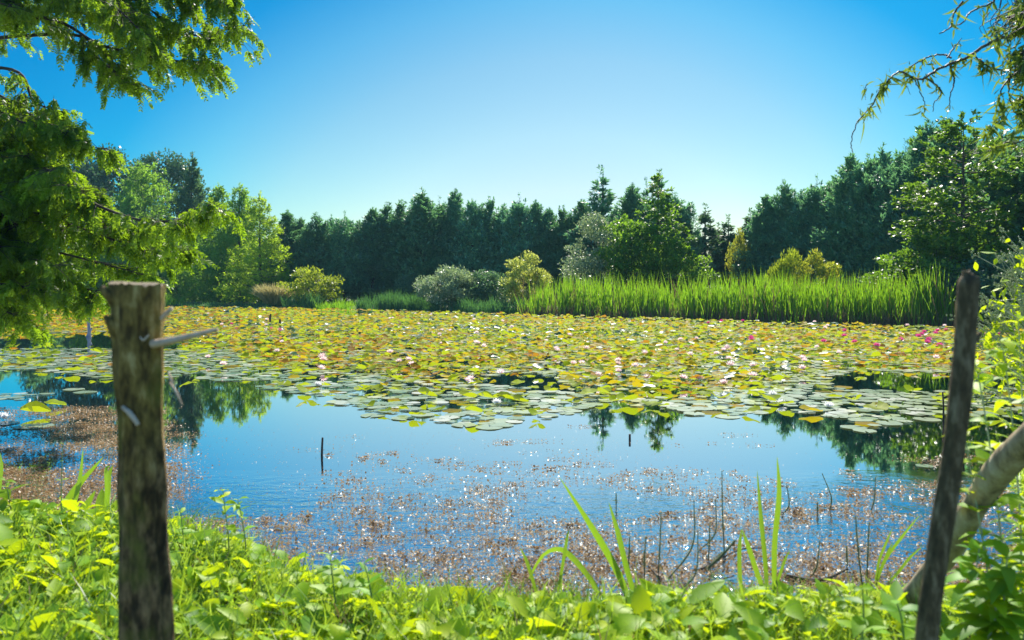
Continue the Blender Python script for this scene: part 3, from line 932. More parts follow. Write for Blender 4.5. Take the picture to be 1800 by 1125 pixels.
kind = np.where(up, np.where(rg.random(n) < .65, 1, 2), 0)
mat = np.where(up, np.select([rg.random(n) < .93, rg.random(n) < .7], [1, 2], 3), 0)
mat = np.where((~up) & (rg.random(n) < .07), 2, mat)
tilt = np.where(up, .06 + .2 * rg.random(n), .01 * rg.random(n))
z = np.where(up, .02 + .05 * rg.random(n), .005 + .012 * rg.random(n))
pads.append(np.column_stack([P, z + np.where(up, np.sin(tilt) * r * .7, 0), r, kind, rg.random(n) * 6.283, tilt, mat]))
# single pads by hand in the open water
for (px, py, r, kind, tilt, mat) in [(1500, 752, .14, 0, .01, 0), (1520, 758, .12, 0, .01, 0), (1425, 727, .14, 1, .12, 2), (1352, 703, .14, 1, .12, 1), (60, 750, .2, 0, .01, 0), (10, 745, .14, 0, .01, 0), (62, 731, .17, 2, .15, 1), (98, 717, .13, 1, .2, 1),
                                     (1625, 820, .07, 0, .01, 0), (655, 731, .15, 0, .01, 0), (708, 736, .14, 0, .01, 0), (815, 748, .14, 0, .01, 0), (860, 752, .15, 0, .01, 0), (750, 702, .14, 2, .3, 1), (822, 704, .13, 2, .25, 1), (890, 708, .13, 2, .3, 1), (915, 712, .11, 2, .3, 1),
                                     (690, 672, .15, 2, .5, 1), (150, 690, .16, 0, .01, 0), (130, 685, .15, 0, .01, 0), (1630, 738, .15, 0, .01, 0), (1610, 728, .15, 0, .01, 0)]:
    p = G(px, py)
    pads.append(np.array([[p[0], p[1], .008 if kind == 0 else .03 + math.sin(tilt) * r * .7, r, kind, (1.2 + rng.random() * .8), tilt, mat]]))
pads = np.concatenate(pads)


def rot_tilt(V, yaw, ax, tilt):
    """turn a template about z, then tip it about a level axis"""
    c, s = np.cos(yaw), np.sin(yaw)
    x = V[None, :, 0] * c[:, None] - V[None, :, 1] * s[:, None]
    y = V[None, :, 0] * s[:, None] + V[None, :, 1] * c[:, None]
    z = np.broadcast_to(V[None, :, 2], x.shape)
    ca, sa = np.cos(ax)[:, None], np.sin(ax)[:, None]
    u = x * ca + y * sa
    w = -x * sa + y * ca
    ct, st = np.cos(tilt)[:, None], np.sin(tilt)[:, None]
    w2 = w * ct - z * st
    z2 = w * st + z * ct
    return np.stack([u * ca - w2 * sa, u * sa + w2 * ca, z2], -1)


yaw = rg.random(len(pads)) * 6.283
var = rg.integers(0, 3, len(pads))
# the 300 that show largest become things of their own
pxs = pads[:, 0] / pads[:, 1] * F + CX
size = pads[:, 3] ** 2 / pads[:, 1] ** 2 * (CH / pads[:, 1] + np.where(pads[:, 4] > 0, np.abs(np.sin(pads[:, 6])) + .2, 0))
size = np.where((pxs > 5) & (pxs < 1795), size, 0)
order = np.argsort(-size)
single = order[:300]
rest = order[300:]
g = Geo()
for kind in range(3):
    for v in range(3):
        s_ = rest[(pads[rest, 4] == kind) & (var[rest] == v)]
        if not len(s_): continue
        V, T, Q = PADM[kind][v]
        q = pads[s_]
        X = rot_tilt(V, yaw[s_], q[:, 5], q[:, 6]) * q[:, 3][:, None, None] + q[:, None, :3]
        off = (np.arange(len(s_)) * len(V))[:, None, None]
        n0 = g.n
        mi = q[:, 7].astype(int)
        FT = (off + T[None]).reshape(-1, 3)
        FQ = (off + Q[None]).reshape(-1, 4)
        g.add(X, FT, np.repeat(mi, len(T)))
        g.f.append((FQ + n0, np.repeat(mi, len(Q))))
tag(link('lily_pads', g.mesh('lily_pads', PADS, True)), 'dense mat of green, yellow and rusty lily pads covering the middle of the pond', 'lily pads', kind='stuff')
PMESH = {}
for kind in range(3):
    for v in range(3):
        for mi in range(5):
            g = Geo()
            V, T, Q = PADM[kind][v]
            g.add(V, T)
            g.f.append((Q, np.zeros(len(Q), int)))
            PMESH[kind, v, mi] = g
LOOK = {0: 'grey-green', 1: 'fresh green', 2: 'yellow', 3: 'rust-brown', 4: 'dark green'}
SHAPE = {0: 'lying flat on the water', 1: 'lifted and cupped above the water', 2: 'folded upright out of the water'}
cache = {}
for k in single:
    x, y, z, r, kind, ax, tl, mi = pads[k]
    kind, mi = int(kind), int(mi)
    key = (kind, int(var[k]), mi)
    if key not in cache: cache[key] = PMESH[key].mesh('lily_pad', PADS[mi], True)
    o = link('lily_pad', cache[key], loc=(x, y, z))
    from mathutils import Matrix
    Rm = Matrix.Rotation(ax, 3, 'Z') @ Matrix.Rotation(tl, 3, 'X') @ Matrix.Rotation(-ax, 3, 'Z') @ Matrix.Rotation(float(yaw[k]), 3, 'Z')
    o.rotation_euler = Rm.to_euler()
    o.scale = (r, r, r)
    where = 'near the thick post' if pxs[k] < 480 else ('near the thin stake' if pxs[k] > 1330 else 'in the middle front')
    tag(o, f'{LOOK[mi]} lily pad {SHAPE[kind]} {where}', 'lily pad', f'{LOOK[mi]} lily pads {SHAPE[kind]} {where}')


# ------------------------------------------------------------------ water lilies
def lily_geo(seed, open_=1.0, n=(8, 8, 6)):
    rg = np.random.default_rng(seed)
    g = Geo()
    for ring, (cnt, el, L) in enumerate(zip(n, (18, 42, 64), (1.0, .92, .75))):
        a = np.linspace(0, 2 * PI, cnt, endpoint=False) + ring * .4 + rg.normal(size=cnt) * .06
        e = np.radians(el + 14 * (1 - open_) + rg.normal(size=cnt) * 5)
        D = np.column_stack([np.cos(a) * np.cos(e), np.sin(a) * np.cos(e), np.sin(e)])
        S = np.column_stack([-np.sin(a), np.cos(a), 0 * a])
        strips(g, np.column_stack([np.cos(a) * .08, np.sin(a) * .08, 0 * a + .05]), D, S, np.full(cnt, L), .42, (.35, .9, 1, .65, .05), np.column_stack([0 * a, 0 * a, 0 * a + .18]), fold=.25)
    st = Geo()
    a = rg.random(26) * 2 * PI
    e = np.radians(40 + 45 * rg.random(26))
    D = np.column_stack([np.cos(a) * np.cos(e), np.sin(a) * np.cos(e), np.sin(e)])
    rhombs(st, np.zeros((26, 3)) + [0, 0, .05], D, nz(np.cross(D, rdir(26, rg))), .42, .1)
    return g, st


LIL = {}
for col in ('petal_pink', 'petal_white', 'petal_magenta'):
    for k in range(2):
        a_, b_ = lily_geo(300 + k, 1.0 - .7 * k)
        both = Geo()
        both.v, both.f, both.n = list(a_.v), list(a_.f), a_.n
        both.add(np.concatenate(b_.v), b_.f[0][0], 1)
        LIL[col, k] = (a_.mesh('petals', M[col], True), b_.mesh('stamens', M['stamen']), both.mesh('water_lily', [M[col], M['stamen']], True))


def lily(px, py, col, r=.06, where='', k=0, z=.05):
    p = G(px, py)
    c = {'petal_pink': 'pale pink', 'petal_white': 'white', 'petal_magenta': 'deep magenta'}[col]
    lab = f'{c} water lily {"in full flower" if k == 0 else "half open"} {where}'
    t = (rng.normal() * .15, rng.normal() * .15, rng.random() * 6)
    if p[1] < 17:
        o = thing('water_lily', lab, 'water lily', (p[0], p[1], z), 0, f'{c} {k} water lilies {where}')
        link('petals', LIL[col, k][0], o)
        link('stamens', LIL[col, k][1], o)
    else:
        o = tag(link('water_lily', LIL[col, k][2], loc=(p[0], p[1], z)), lab, 'water lily', f'{c} {k} water lilies {where}')
    o.rotation_euler = t
    o.scale = (r, r, r)


seen = [(366, 638), (393, 652), (702, 646), (724, 652), (880, 668), (828, 680), (822, 684), (1008, 650), (1023, 650), (1052, 672), (1086, 651), (1087, 665), (1117, 656), (1137, 678), (1201, 678), (1229, 680), (1272, 688), (1324, 674), (1324, 655), (1272, 625),
        (1281, 642), (1190, 625), (1133, 630), (1087, 645), (980, 625), (960, 608), (836, 610), (838, 592), (773, 595), (776, 613), (1414, 645), (1410, 640), (565, 660), (1410, 660), (978, 622)]
for (px, py) in seen:
    lily(px, py, 'petal_pink', .072 + .016 * rng.random(), 'among the front pads', int(rng.random() < .25), .11)
for (px, py) in [(1372, 713), (1358, 697), (873, 712), (558, 680), (1457, 718), (8, 737), (830, 679), (1272, 700)]:
    lily(px, py, 'petal_white', .075, 'at the open-water edge', 0, .02)
for (px, py) in [(1541, 619), (1632, 607), (1630, 613), (1652, 619), (1615, 601), (1620, 597), (1648, 590), (1663, 589), (1613, 600), (1584, 608), (1502, 612), (1448, 611), (1484, 600), (1485, 590), (1320, 604), (1624, 593), (1645, 595), (1730, 608), (1742, 603), (1755, 596),
                 (1765, 617), (1797, 616), (1733, 598), (1748, 607), (1322, 608), (1268, 571), (1306, 571), (1245, 575)]:
    lily(px, py, 'petal_magenta', .10, 'beside the thin stake', int(rng.random() < .3), .14)
for (px, py) in [(408, 574), (415, 584), (477, 583), (492, 585), (20, 560)]:
    lily(px, py, 'petal_magenta', .10, 'near the small dark stakes', 0, .08)
P = []
while len(P) < 48:
    px = rng.uniform(0, 1800)
    py = 552 + (rng.random() ** 1.2) * 110
    p = G(px, py)
    if inside(np.array([p[:2]]), mat_poly)[0] and not any(inside(np.array([p[:2]]), h)[0] for h in HOLES): P.append((px, py))
for (px, py) in P:
    lily(px, py, 'petal_pink', .07 + .025 * rng.random(), 'far out in the mat', int(rng.random() < .3), .15)


# ------------------------------------------------------------------ floating brown weed
g = Geo()
rg = np.random.default_rng(91)
cl = []
for k in range(2400):
    px = rg.uniform(-40, 1840)
    py = 745 + 330 * rg.random() ** .75
    dens = np.clip((py - 745) / 130, .12, 1)
    if px < 330: dens = max(dens, np.clip((360 - px) / 200, 0, 1))
    drift = noise2(np.array([gp(px, py)]), 2.4, 61)[0] + .5 * noise2(np.array([gp(px, py)]), 6., 62)[0]
    if rg.random() < dens and drift > -.35 and not (px > 1400 and py < 850): cl.append((*gp(px, py), 1))
for k in range(520):
    px = rg.uniform(-60, 340)
    py = rg.uniform(715, 915)
    if px < 330 - abs(py - 800) * .6: cl.append((*gp(px, py), 2.2))
for k in range(25):
    cl.append((*gp(rg.uniform(1480, 1720), rg.uniform(800, 880)), 1.2))
for k in range(260):
    cl.append((*gp(rg.uniform(930, 1700), rg.uniform(900, 1080)), 1.4))
for (x, y, w) in cl:
    n = int(rg.integers(6, 66) * w)
    s = rg.uniform(.010, .055) * math.sqrt(w)
    P = np.column_stack([x + rg.normal(size=n) * s * 2.1, y + rg.normal(size=n) * s, .004 + .012 * rg.random(n) ** 2])
    a = rg.random(n) * 2 * PI
    D = nz(np.column_stack([np.cos(a), np.sin(a), .15 + np.abs(rg.normal(size=n)) * .45]))
    S = nz(np.cross(D, np.column_stack([rg.normal(size=(n, 2)) * .3, np.ones(n)])))
    L = .008 + .020 * rg.random(n) ** 2
    rhombs(g, P, D, S, L, L * (.35 + .4 * rg.random(n)))
n = 5200
px = np.where(np.arange(n) < 2000, rg.uniform(-40, 1840, n), rg.uniform(250, 1150, n))
py = 745 + 330 * rg.random(n) ** .9
d = F * CH / (py - YH)
P = np.column_stack([(px - CX) / F * d, d, np.full(n, .005)])
a = rg.random(n) * 2 * PI
D = nz(np.column_stack([np.cos(a), np.sin(a), rg.normal(size=n) * .25]))
rhombs(g, P, D, nz(np.cross(D, np.column_stack([rg.normal(size=(n, 2)) * .25, np.ones(n)]))), .005 + .014 * rg.random(n), .006)
tag(link('floating_weed', g.mesh('floating_weed', M['weed'])), 'scattered brown scraps of waterweed drifting on the near water', 'waterweed', kind='stuff')

# ------------------------------------------------------------------ bank vegetation (masses)
def bank_points(n, rg, y0=1.6, y1=6.5, over=.12):
    y = y0 + (y1 - y0) * rg.random(n * 3) ** 1.1
    x = (rg.random(n * 3) * 2 - 1) * (.72 * y + .5)
    P = np.column_stack([x, y])
    side = rg.random(n * 3) < .10                           # and along the bank beyond the stake
    P[side] = np.column_stack([rg.uniform(1.8, 7, n * 3), rg.uniform(.5, 9, n * 3)])[side]
    s = seg_dist(P, POND)
    ins = inside(P, POND)
    P = P[(~ins) | (s < over)]
    P = P[:n]
    return np.column_stack([P, np.maximum(land_z(P), -.05)])


rg = np.random.default_rng(55)
g = Geo()
P = bank_points(13000, rg)
n = len(P)
H = .03 + .14 * rg.random(n) ** 1.4 * (.75 + .35 * noise2(P, 2.0, 41))
a = rg.random(n) * 2 * PI
e = np.radians(rg.uniform(-5, 55, n))
D = np.column_stack([np.cos(a) * np.cos(e), np.sin(a) * np.cos(e), np.sin(e)])
S = nz(np.cross(D, np.column_stack([rg.normal(size=(n, 2)) * .35, np.ones(n)])))
L = .03 + .115 * rg.random(n) ** 2.7
P2 = P.copy()
P2[:, 2] += np.abs(H) * .8
strips(g, P2, D, S, L, L * (.5 + .35 * rg.random(n)), (.12, .62, .55, .95, .82, 1, .80, .74, .5, .36, .03), np.column_stack([rg.normal(size=(n, 2)) * (L * .15)[:, None], -L * rg.random(n) * .7]), fold=.28)
tag(link('ground_cover', g.mesh('ground_cover', M['bank_leaf'], True)), 'thick yellow-green leafy ground cover on the near bank', 'ground cover', kind='stuff')
g = Geo()
P = bank_points(36000, rg, over=.05)
n = len(P)
H = .06 + .18 * rg.random(n) ** 1.6
D = nz(np.column_stack([rg.normal(size=(n, 2)) * .38, np.ones(n)]))
ang = rg.random(n) * PI
S = np.column_stack([np.cos(ang), np.sin(ang), 0 * ang])
strips(g, P, D, S, H, .006 + .005 * rg.random(n), (.9, 1, .75, .4, .03), np.column_stack([rg.normal(size=(n, 2)), -.5 * rg.random(n)]) * (H * .35)[:, None], mi=(rg.random(n) < .05).astype(int))
tag(link('grass', g.mesh('grass', [M['bank_grass'], M['dead_reed']], True)), 'fine grass blades growing through the ground cover on the near bank', 'grass', kind='stuff')


# ------------------------------------------------------------------ posts
def post(name, label, cat, axis, rad, mats, seed, seg=44, rings=70, slant=0.0, crack=None):
    """a rough round post: axis points from foot to top, grooves along the grain"""
    rg = np.random.default_rng(seed)
    ax = smooth_path(axis, rings)
    rr = np.interp(np.linspace(0, 1, rings), np.linspace(0, 1, len(rad)), rad)
    th = np.linspace(0, 2 * PI, seg, endpoint=False)
    zz = np.linspace(0, 1, rings)
    Rm = np.ones((rings, seg))
    for k in range(26):
        m = int(rg.integers(2, 17))
        Rm += (.045 / math.sqrt(m)) * rg.normal() * np.cos(m * th[None] + rg.random() * 6 + 1.5 * np.sin(zz[:, None] * rg.uniform(2, 9) + rg.random() * 6))
    Rm += .02 * rg.normal(size=Rm.shape) * .5
    if crack is not None:
        for (ca, wdt, dep) in crack:
            dth = (th[None] - ca - .12 * np.sin(zz[:, None] * 7) + PI) % (2 * PI) - PI
            Rm -= dep * np.exp(-(dth / wdt) ** 2)
    V = np.zeros((rings, seg, 3))
    V[..., 0] = ax[:, None, 0] + rr[:, None] * Rm * np.cos(th)
    V[..., 1] = ax[:, None, 1] + rr[:, None] * Rm * np.sin(th)
    V[..., 2] = ax[:, None, 2]
    V[-1, :, 2] += slant * np.cos(th) * rr[-1] + rg.normal(size=seg) * .0025
    V[-2, :, 2] = np.minimum(V[-2, :, 2], V[-1, :, 2] - .008)
    base = ax[0].copy()
    g = Geo()
    i, j = np.meshgrid(np.arange(rings - 1), np.arange(seg), indexing='ij')
    a = (i * seg + j).ravel()
    b = (i * seg + (j + 1) % seg).ravel()
    g.add(V.reshape(-1, 3) - base, np.stack([a, b, b + seg, a + seg], 1))
    top = V[-1] - base
    c = top.mean(0) + [0, 0, .004]
    n = g.n
    inner = c + (top - c) * .55 + rg.normal(size=top.shape) * [0, 0, .002]
    k = np.arange(seg)
    g.add(np.concatenate([top, inner, [c]]), np.stack([k, (k + 1) % seg, (k + 1) % seg + seg, k + seg], 1), 1)
    g.f.append((np.stack([k + seg, (k + 1) % seg + seg, np.full(seg, 2 * seg)], 1) + n, np.ones(seg, int)))
    t = thing(name, label, cat, base)
    return t, g, base


def post_mat():
    m, nt, b, out = nodes('weathered_post_wood')
    tc = nt.nodes.new('ShaderNodeTexCoord')
    mp = nt.nodes.new('ShaderNodeMapping')
    mp.inputs['Scale'].default_value = (40, 40, 15)
    nt.links.new(tc.outputs['Object'], mp.inputs[0])
    n1 = nt.nodes.new('ShaderNodeTexNoise')
    n1.inputs['Scale'].default_value = 1
    n1.inputs['Detail'].default_value = 9
    n1.inputs['Roughness'].default_value = .62
    nt.links.new(mp.outputs[0], n1.inputs['Vector'])
    r1 = ramp(nt, [(.30, (.02, .012, .005)), (.44, (.10, .062, .014)), (.57, (.24, .155, .035)), (.70, (.46, .33, .12))], n1.outputs[0])
    r2 = ramp(nt, [(.34, (.012, .008, .004)), (.48, (.07, .04, .016)), (.64, (.28, .165, .07))], n1.outputs[0])
    n2 = nt.nodes.new('ShaderNodeTexNoise')
    n2.inputs['Scale'].default_value = 9
    n2.inputs['Detail'].default_value = 5
    nt.links.new(tc.outputs['Object'], n2.inputs['Vector'])
    sp = nt.nodes.new('ShaderNodeSeparateXYZ')
    nt.links.new(tc.outputs['Object'], sp.inputs[0])
    bark = nt.nodes.new('ShaderNodeMath')              # bark still clings to the lower half, the top is bare wood
    bark.operation = 'MULTIPLY_ADD'
    bark.inputs[1].default_value = .55
    nt.links.new(n2.outputs[0], bark.inputs[0])
    nt.links.new(sp.outputs['Z'], bark.inputs[2])
    st = nt.nodes.new('ShaderNodeMapRange')
    st.inputs['From Min'].default_value = .92
    st.inputs['From Max'].default_value = 1.12
    nt.links.new(bark.outputs[0], st.inputs['Value'])
    mx = nt.nodes.new('ShaderNodeMix')
    mx.data_type = 'RGBA'
    nt.links.new(st.outputs[0], mx.inputs[0])
    nt.links.new(r2.outputs[0], mx.inputs[6])
    nt.links.new(r1.outputs[0], mx.inputs[7])
    ms = nt.nodes.new('ShaderNodeMix')                 # moss
    ms.data_type = 'RGBA'
    mr = ramp(nt, [(.52, (0, 0, 0)), (.68, (.75, .75, .75))], n2.outputs[0])
    nt.links.new(mr.outputs[0], ms.inputs[0])
    nt.links.new(mx.outputs[2], ms.inputs[6])
    ms.inputs[7].default_value = (.15, .14, .02, 1)
    nt.links.new(ms.outputs[2], b.inputs['Base Color'])
    b.inputs['Roughness'].default_value = .8
    b.inputs['Specular IOR Level'].default_value = .25
    bp = nt.nodes.new('ShaderNodeBump')
    bp.inputs['Strength'].default_value = .9
    bp.inputs['Distance'].default_value = .012
    nt.links.new(n1.outputs[0], bp.inputs['Height'])
    nt.links.new(bp.outputs[0], b.inputs['Normal'])
    return m


M['post'] = post_mat()
M['end_grain'] = bark_mat('post_end_grain', [(.10, .08, .05), (.3, .25, .17)], (60, 60, 60), .9, .4, .004)
M['split_wood'] = bark_mat('split_wood', [(.3, .19, .11), (.52, .38, .25), (.6, .48, .36)], (60, 60, 60), .7, .3, .003)
M['slim_post'] = bark_mat('slim_post_wood', [(.022, .015, .007), (.10, .07, .03), (.32, .24, .13)], (46, 46, 16), .75, .8, .01)
d = 1.9
axis = [W(262, 1390, d), W(258, 1125, d), W(253, 930, d), W(250, 780, d), W(245, 650, d), W(240, 500, d)]
axis = [np.array([p[0], d + .0 * k, p[2]]) for k, p in enumerate(axis)]
t, g, base = post('fence_post', 'thick weathered wooden post with peeling bark and a splintered side stub, on the near bank', 'post', axis, [.0525, .051, .0555, .0525, .049, .055, .0525, .0505, .0545, .0525, .054], None, 401, slant=-.05,
                  crack=[(-2.05, .10, .13), (-1.0, .06, .06), (-.35, .05, .07), (2.5, .1, .1)])
link('post_body', g.mesh('post_body', [M['post'], M['end_grain']], True), t)


def stub(parent, base, pts, rad, name, mat, label=None, seg=9):
    g = Geo()
    P = smooth_path(pts, 9) - base
    tube(g, P, np.interp(np.linspace(0, 1, 9), np.linspace(0, 1, len(rad)), rad), seg)
    o = link(name, g.mesh(name, mat, True), parent)
    if label: o['label'] = label
    return o


f = d - .04
stub(t, base, [W(268, 605, d - .03), W(292, 601, f), W(330, 592, f), W(383, 579, f)], [.010, .0095, .0075, .0045], 'branch_stub', M['split_wood'], 'pale splintered branch stub')
stub(t, base, [W(262, 588, d - .055), W(252, 598, d - .058), W(246, 592, d - .056)], [.002, .003, .001], 'bark_splinter', M['split_wood'])
stub(t, base, [W(216, 716, d - .055), W(228, 726, d - .07), W(243, 747, d - .075)], [.005, .006, .005], 'bark_splinter', M['split_wood'])
stub(t, base, [W(296, 655, d - .02), W(301, 668, d - .03), W(306, 678, d - .03)], [.003, .003, .001], 'bark_splinter', M['split_wood'])
stub(t, base, [W(298, 672, d - .02), W(310, 690, d - .03), W(320, 712, d - .03)], [.002, .003, .002], 'bark_splinter', M['split_wood'])
stub(t, base, [W(205, 530, d - .02), W(192, 518, d - .03), W(178, 505, d - .03)], [.020, .013, .006], 'bark_knob', M['post'])
stub(t, base, [W(208, 585, d - .02), W(196, 568, d - .03), W(184, 556, d - .03)], [.020, .013, .005], 'bark_knob', M['post'])
stub(t, base, [W(285, 560, d - .03), W(294, 550, d - .04), W(303, 541, d - .04)], [.006, .006, .004], 'bark_splinter', M['split_wood'])

d = 1.75
axis = [W(1615, 1400, d), W(1630, 1125, d), W(1648, 980, d), W(1668, 850, d), W(1683, 740, d), W(1694, 640, d), W(1700, 550, d), W(1703, 500, d), W(1705, 482, d)]
t, g, base = post('slim_post', 'thin dark leaning stake with a chipped top, beside the water', 'post', axis, [.023, .0225, .0215, .023, .021, .0225, .0215, .0225, .021, .014], None, 402, 26, 60, slant=-.5)
link('post_body', g.mesh('post_body', [M['slim_post'], M['slim_post']], True), t)
stub(t, base, [W(1716, 600, d), W(1722, 588, d), W(1726, 582, d)], [.006, .005, .002], 'twig_stub', M['slim_post'])

g = Geo()
pts = smooth_path([G(1560, 1105, .06), W(1605, 1048, 3.05), W(1665, 970, 2.85), W(1702, 908, 2.7), W(1748, 838, 2.55), W(1815, 765, 2.35), W(1900, 690, 2.15)], 40)
rr = .042 + .003 * np.sin(np.linspace(0, 20, 40)) + .0008 * rng.normal(size=40)
rr[:3] *= (.8, .9, 1)
tube(g, pts - pts[0], rr, 18)
o = thing('leaning_log', 'pale peeled log leaning up from the water behind the thin stake', 'log', pts[0])
link('log_body', g.mesh('log_body', M['log_bark'], True), o)
stub(o, pts[0], [pts[22] + [.03, -.03, .02], pts[22] + [.03, -.06, .03]], [.008, .006], 'knot', M['dark_stick'])

# ------------------------------------------------------------------ sticks standing in the water
def stick(p0, p1, r, label, mat='dark_stick', extra=None, name='stick', cat='stick'):
    a = G(*p0)
    a[2] = -.15
    b = W(*p1, G(*p0)[1])
    g = Geo()
    pts = smooth_path([a, (a * .45 + b * .55) + rng.normal(size=3) * r * .4, b], 8) - a
    tube(g, pts, np.linspace(r, r * .75, 8), 8)
    if extra:
        e = [W(*q, G(*p0)[1]) - a for q in extra]
        tube(g, smooth_path(e, 6), np.linspace(r * .9, r * .6, 6), 8)
    o = link(name, g.mesh(name, M[mat], True), loc=a)
    return tag(o, label, cat)


stick((566, 800), (567, 769), .012, 'thin dark stick standing upright in the open blue water')
stick((475, 567), (476, 552), .055, 'taller short dark stake among the far lily pads', name='wooden_stake', cat='stake')
stick((493, 575), (492, 561), .05, 'shorter dark stake among the lily pads, next to the taller one', name='wooden_stake', cat='stake')
stick((158, 592), (156, 547), .055, 'forked grey driftwood stake standing between lily pads by the thick post', 'grey_stick', [(160, 577), (153, 592), (147, 600)], 'driftwood', 'driftwood')
stick((1658, 733), (1657, 689), .012, 'thin dark stick in the pads right beside the thin stake')
stick((1108, 774), (1107, 763), .014, 'tiny dark stick poking out of the calm mirror water')

# ------------------------------------------------------------------ water plants and sword leaves
def marestail(pix, label, thick=.004, fuzzy=.016, group='bottlebrush stems in the shallows'):
    p0 = pix[-1]
    dd = G(*p0)[1]
    pts = smooth_path([W(*q, dd) for q in pix[::-1]], 22)
    a = pts[0].copy()
    pts = pts - a
    st = Geo()
    tube(st, pts, np.linspace(thick, thick * .5, 22), 6)
    tag_o = thing('marestail', label, 'water plant', a, 0, group)
    link('stem', st.mesh('stem', M['water_stem'], True), tag_o)
    lf = Geo()
    ln = np.linalg.norm(pts[-1])
    n = int(220 + 700 * ln)
    t = .25 + .75 * rng.random(n)
    P = np.stack([np.interp(t, np.linspace(0, 1, 22), pts[:, c]) for c in range(3)], 1)
    ang = rng.random(n) * 2 * PI
    D = nz(np.column_stack([np.cos(ang), np.sin(ang), .35 + .4 * rng.random(n)]))
    S = nz(np.cross(D, [0, 0, 1.0]))
    rhombs(lf, P, D, S, fuzzy * (1.15 - t * .7), .0022)
    link('whorled_leaves', lf.mesh('whorled_leaves', M['marestail']), tag_o)


MT = [([(1269, 828), (1270, 900), (1273, 967)], 'tallest straight bottlebrush stem in the shallows, before the upright sword leaves'),
      ([(1162, 900), (1160, 960), (1157, 1010)], 'straight bottlebrush stem standing alone midway between the two sword-leaf clumps'),
      ([(1220, 880), (1217, 960), (1173, 1020)], 'bottlebrush stem with a long curved brown foot'),
      ([(1227, 933), (1223, 1007), (1190, 1042)], 'pale bottlebrush stem bending at its foot near the bank'),
      ([(1135, 943), (1133, 980), (1133, 1017)], 'short bottlebrush stem nearest the tall slanting sword leaf'),
      ([(1107, 943), (1106, 970), (1105, 993)], 'shortest pale bottlebrush stem behind the slanting sword leaf'),
      ([(1248, 917), (1247, 950), (1245, 983)], 'short dark bottlebrush stem beside the tallest one'),
      ([(1258, 877), (1257, 937), (1230, 967)], 'hooked bottlebrush stem just behind the tallest one'),
      ([(1083, 867), (1083, 880), (1083, 892)], 'tiny dark water stem sticking up behind the yellow sword leaf'),
      ([(1437, 883), (1437, 893), (1437, 905)], 'tiny dark water stem beyond the upright sword leaves'),
      ([(1383, 853), (1387, 888), (1373, 907)], 'arched bottlebrush stem touching the tallest upright sword leaf'),
      ([(1445, 832), (1461, 873), (1459, 898)], 'crooked bottlebrush stem in the open water past the sword leaves'),
      ([(1539, 839), (1537, 878), (1531, 898)], 'thick-tipped bottlebrush stem near the tree reflection'),
      ([(1504, 907), (1508, 960), (1515, 1026)], 'tall thin bottlebrush stem beside the slim blades near the thin stake'),
      ([(1528, 918), (1526, 960), (1524, 1019)], 'dark thin bottlebrush stem between the slim blades and the thin stake'),
      ([(1441, 950), (1436, 995), (1425, 1015)], 'pale leaning bottlebrush stem at the drowned twig'),
      ([(1488, 960), (1489, 980), (1489, 1000)], 'small bottlebrush stem behind the drowned twig')]
for pix, lab in MT: marestail(pix, lab)
marestail([(1293, 950), (1268, 978), (1240, 1002)], 'thick fuzzy green shoot lying over in the shallows', .008, .03)
for (pts, lab, r) in [([(1233, 1000), (1252, 990), (1300, 966), (1338, 963)], 'bare brown twig lying in the shallows before the upright sword leaves', .007),
                      ([(1140, 995), (1170, 1030), (1190, 1070)], 'reddish twig slanting down into the bank leaves', .006),
                      ([(1380, 1012), (1440, 1020), (1490, 1000)], 'dark drowned twig floating by the bank', .012),
                      ([(1225, 1055), (1262, 1022), (1290, 1012)], 'brown twig floating close under the bank', .007)]:
    P = smooth_path([G(a, b, .012) for a, b in pts], 10)
    g = Geo()
    tube(g, P - P[0], np.linspace(r, r * .5, 10), 7)
    tag(link('twig', g.mesh('twig', M['dark_stick'], True), loc=P[0]), lab, 'twig')


def sword_clump(name, label, leaves, wd=.022, mat='iris_leaf'):
    """iris-like clump: each leaf follows its own line of pixels at its distance"""
    a = None
    t = None
    for pix, w in leaves:
        d0 = G(*pix[0], 0.0)[1]
        if a is None:
            a = W(*pix[0], d0)
            a[2] = -.05
            t = thing(name, label, 'water plant', a)
        pts = smooth_path([W(*q, d0 + .03 * k) for k, q in enumerate(pix)], 14)
        pts[0][2] = min(pts[0][2], -.02)
        T = nz(np.gradient(pts, axis=0))
        S = nz(np.cross(T, np.array([.25 * rng.normal(), 1.0, .2])))
        u = np.linspace(0, 1, 14)
        wv = wd * w * np.minimum(1, .75 + u * .8) * np.minimum(1, (1 - u) * 2.6) ** .7 + .0006
        N = np.cross(S, T)
        V = np.stack([pts + S * wv[:, None] / 2 + N * wv[:, None] * .12, pts, pts - S * wv[:, None] / 2 + N * wv[:, None] * .12], 1) - a
        k = np.arange(13) * 3
        g = Geo()
        g.add(V, np.concatenate([np.stack([k, k + 1, k + 4, k + 3], 1), np.stack([k + 1, k + 2, k + 5, k + 4], 1)]))
        link('leaf', g.mesh('leaf', M[mat], True), t)


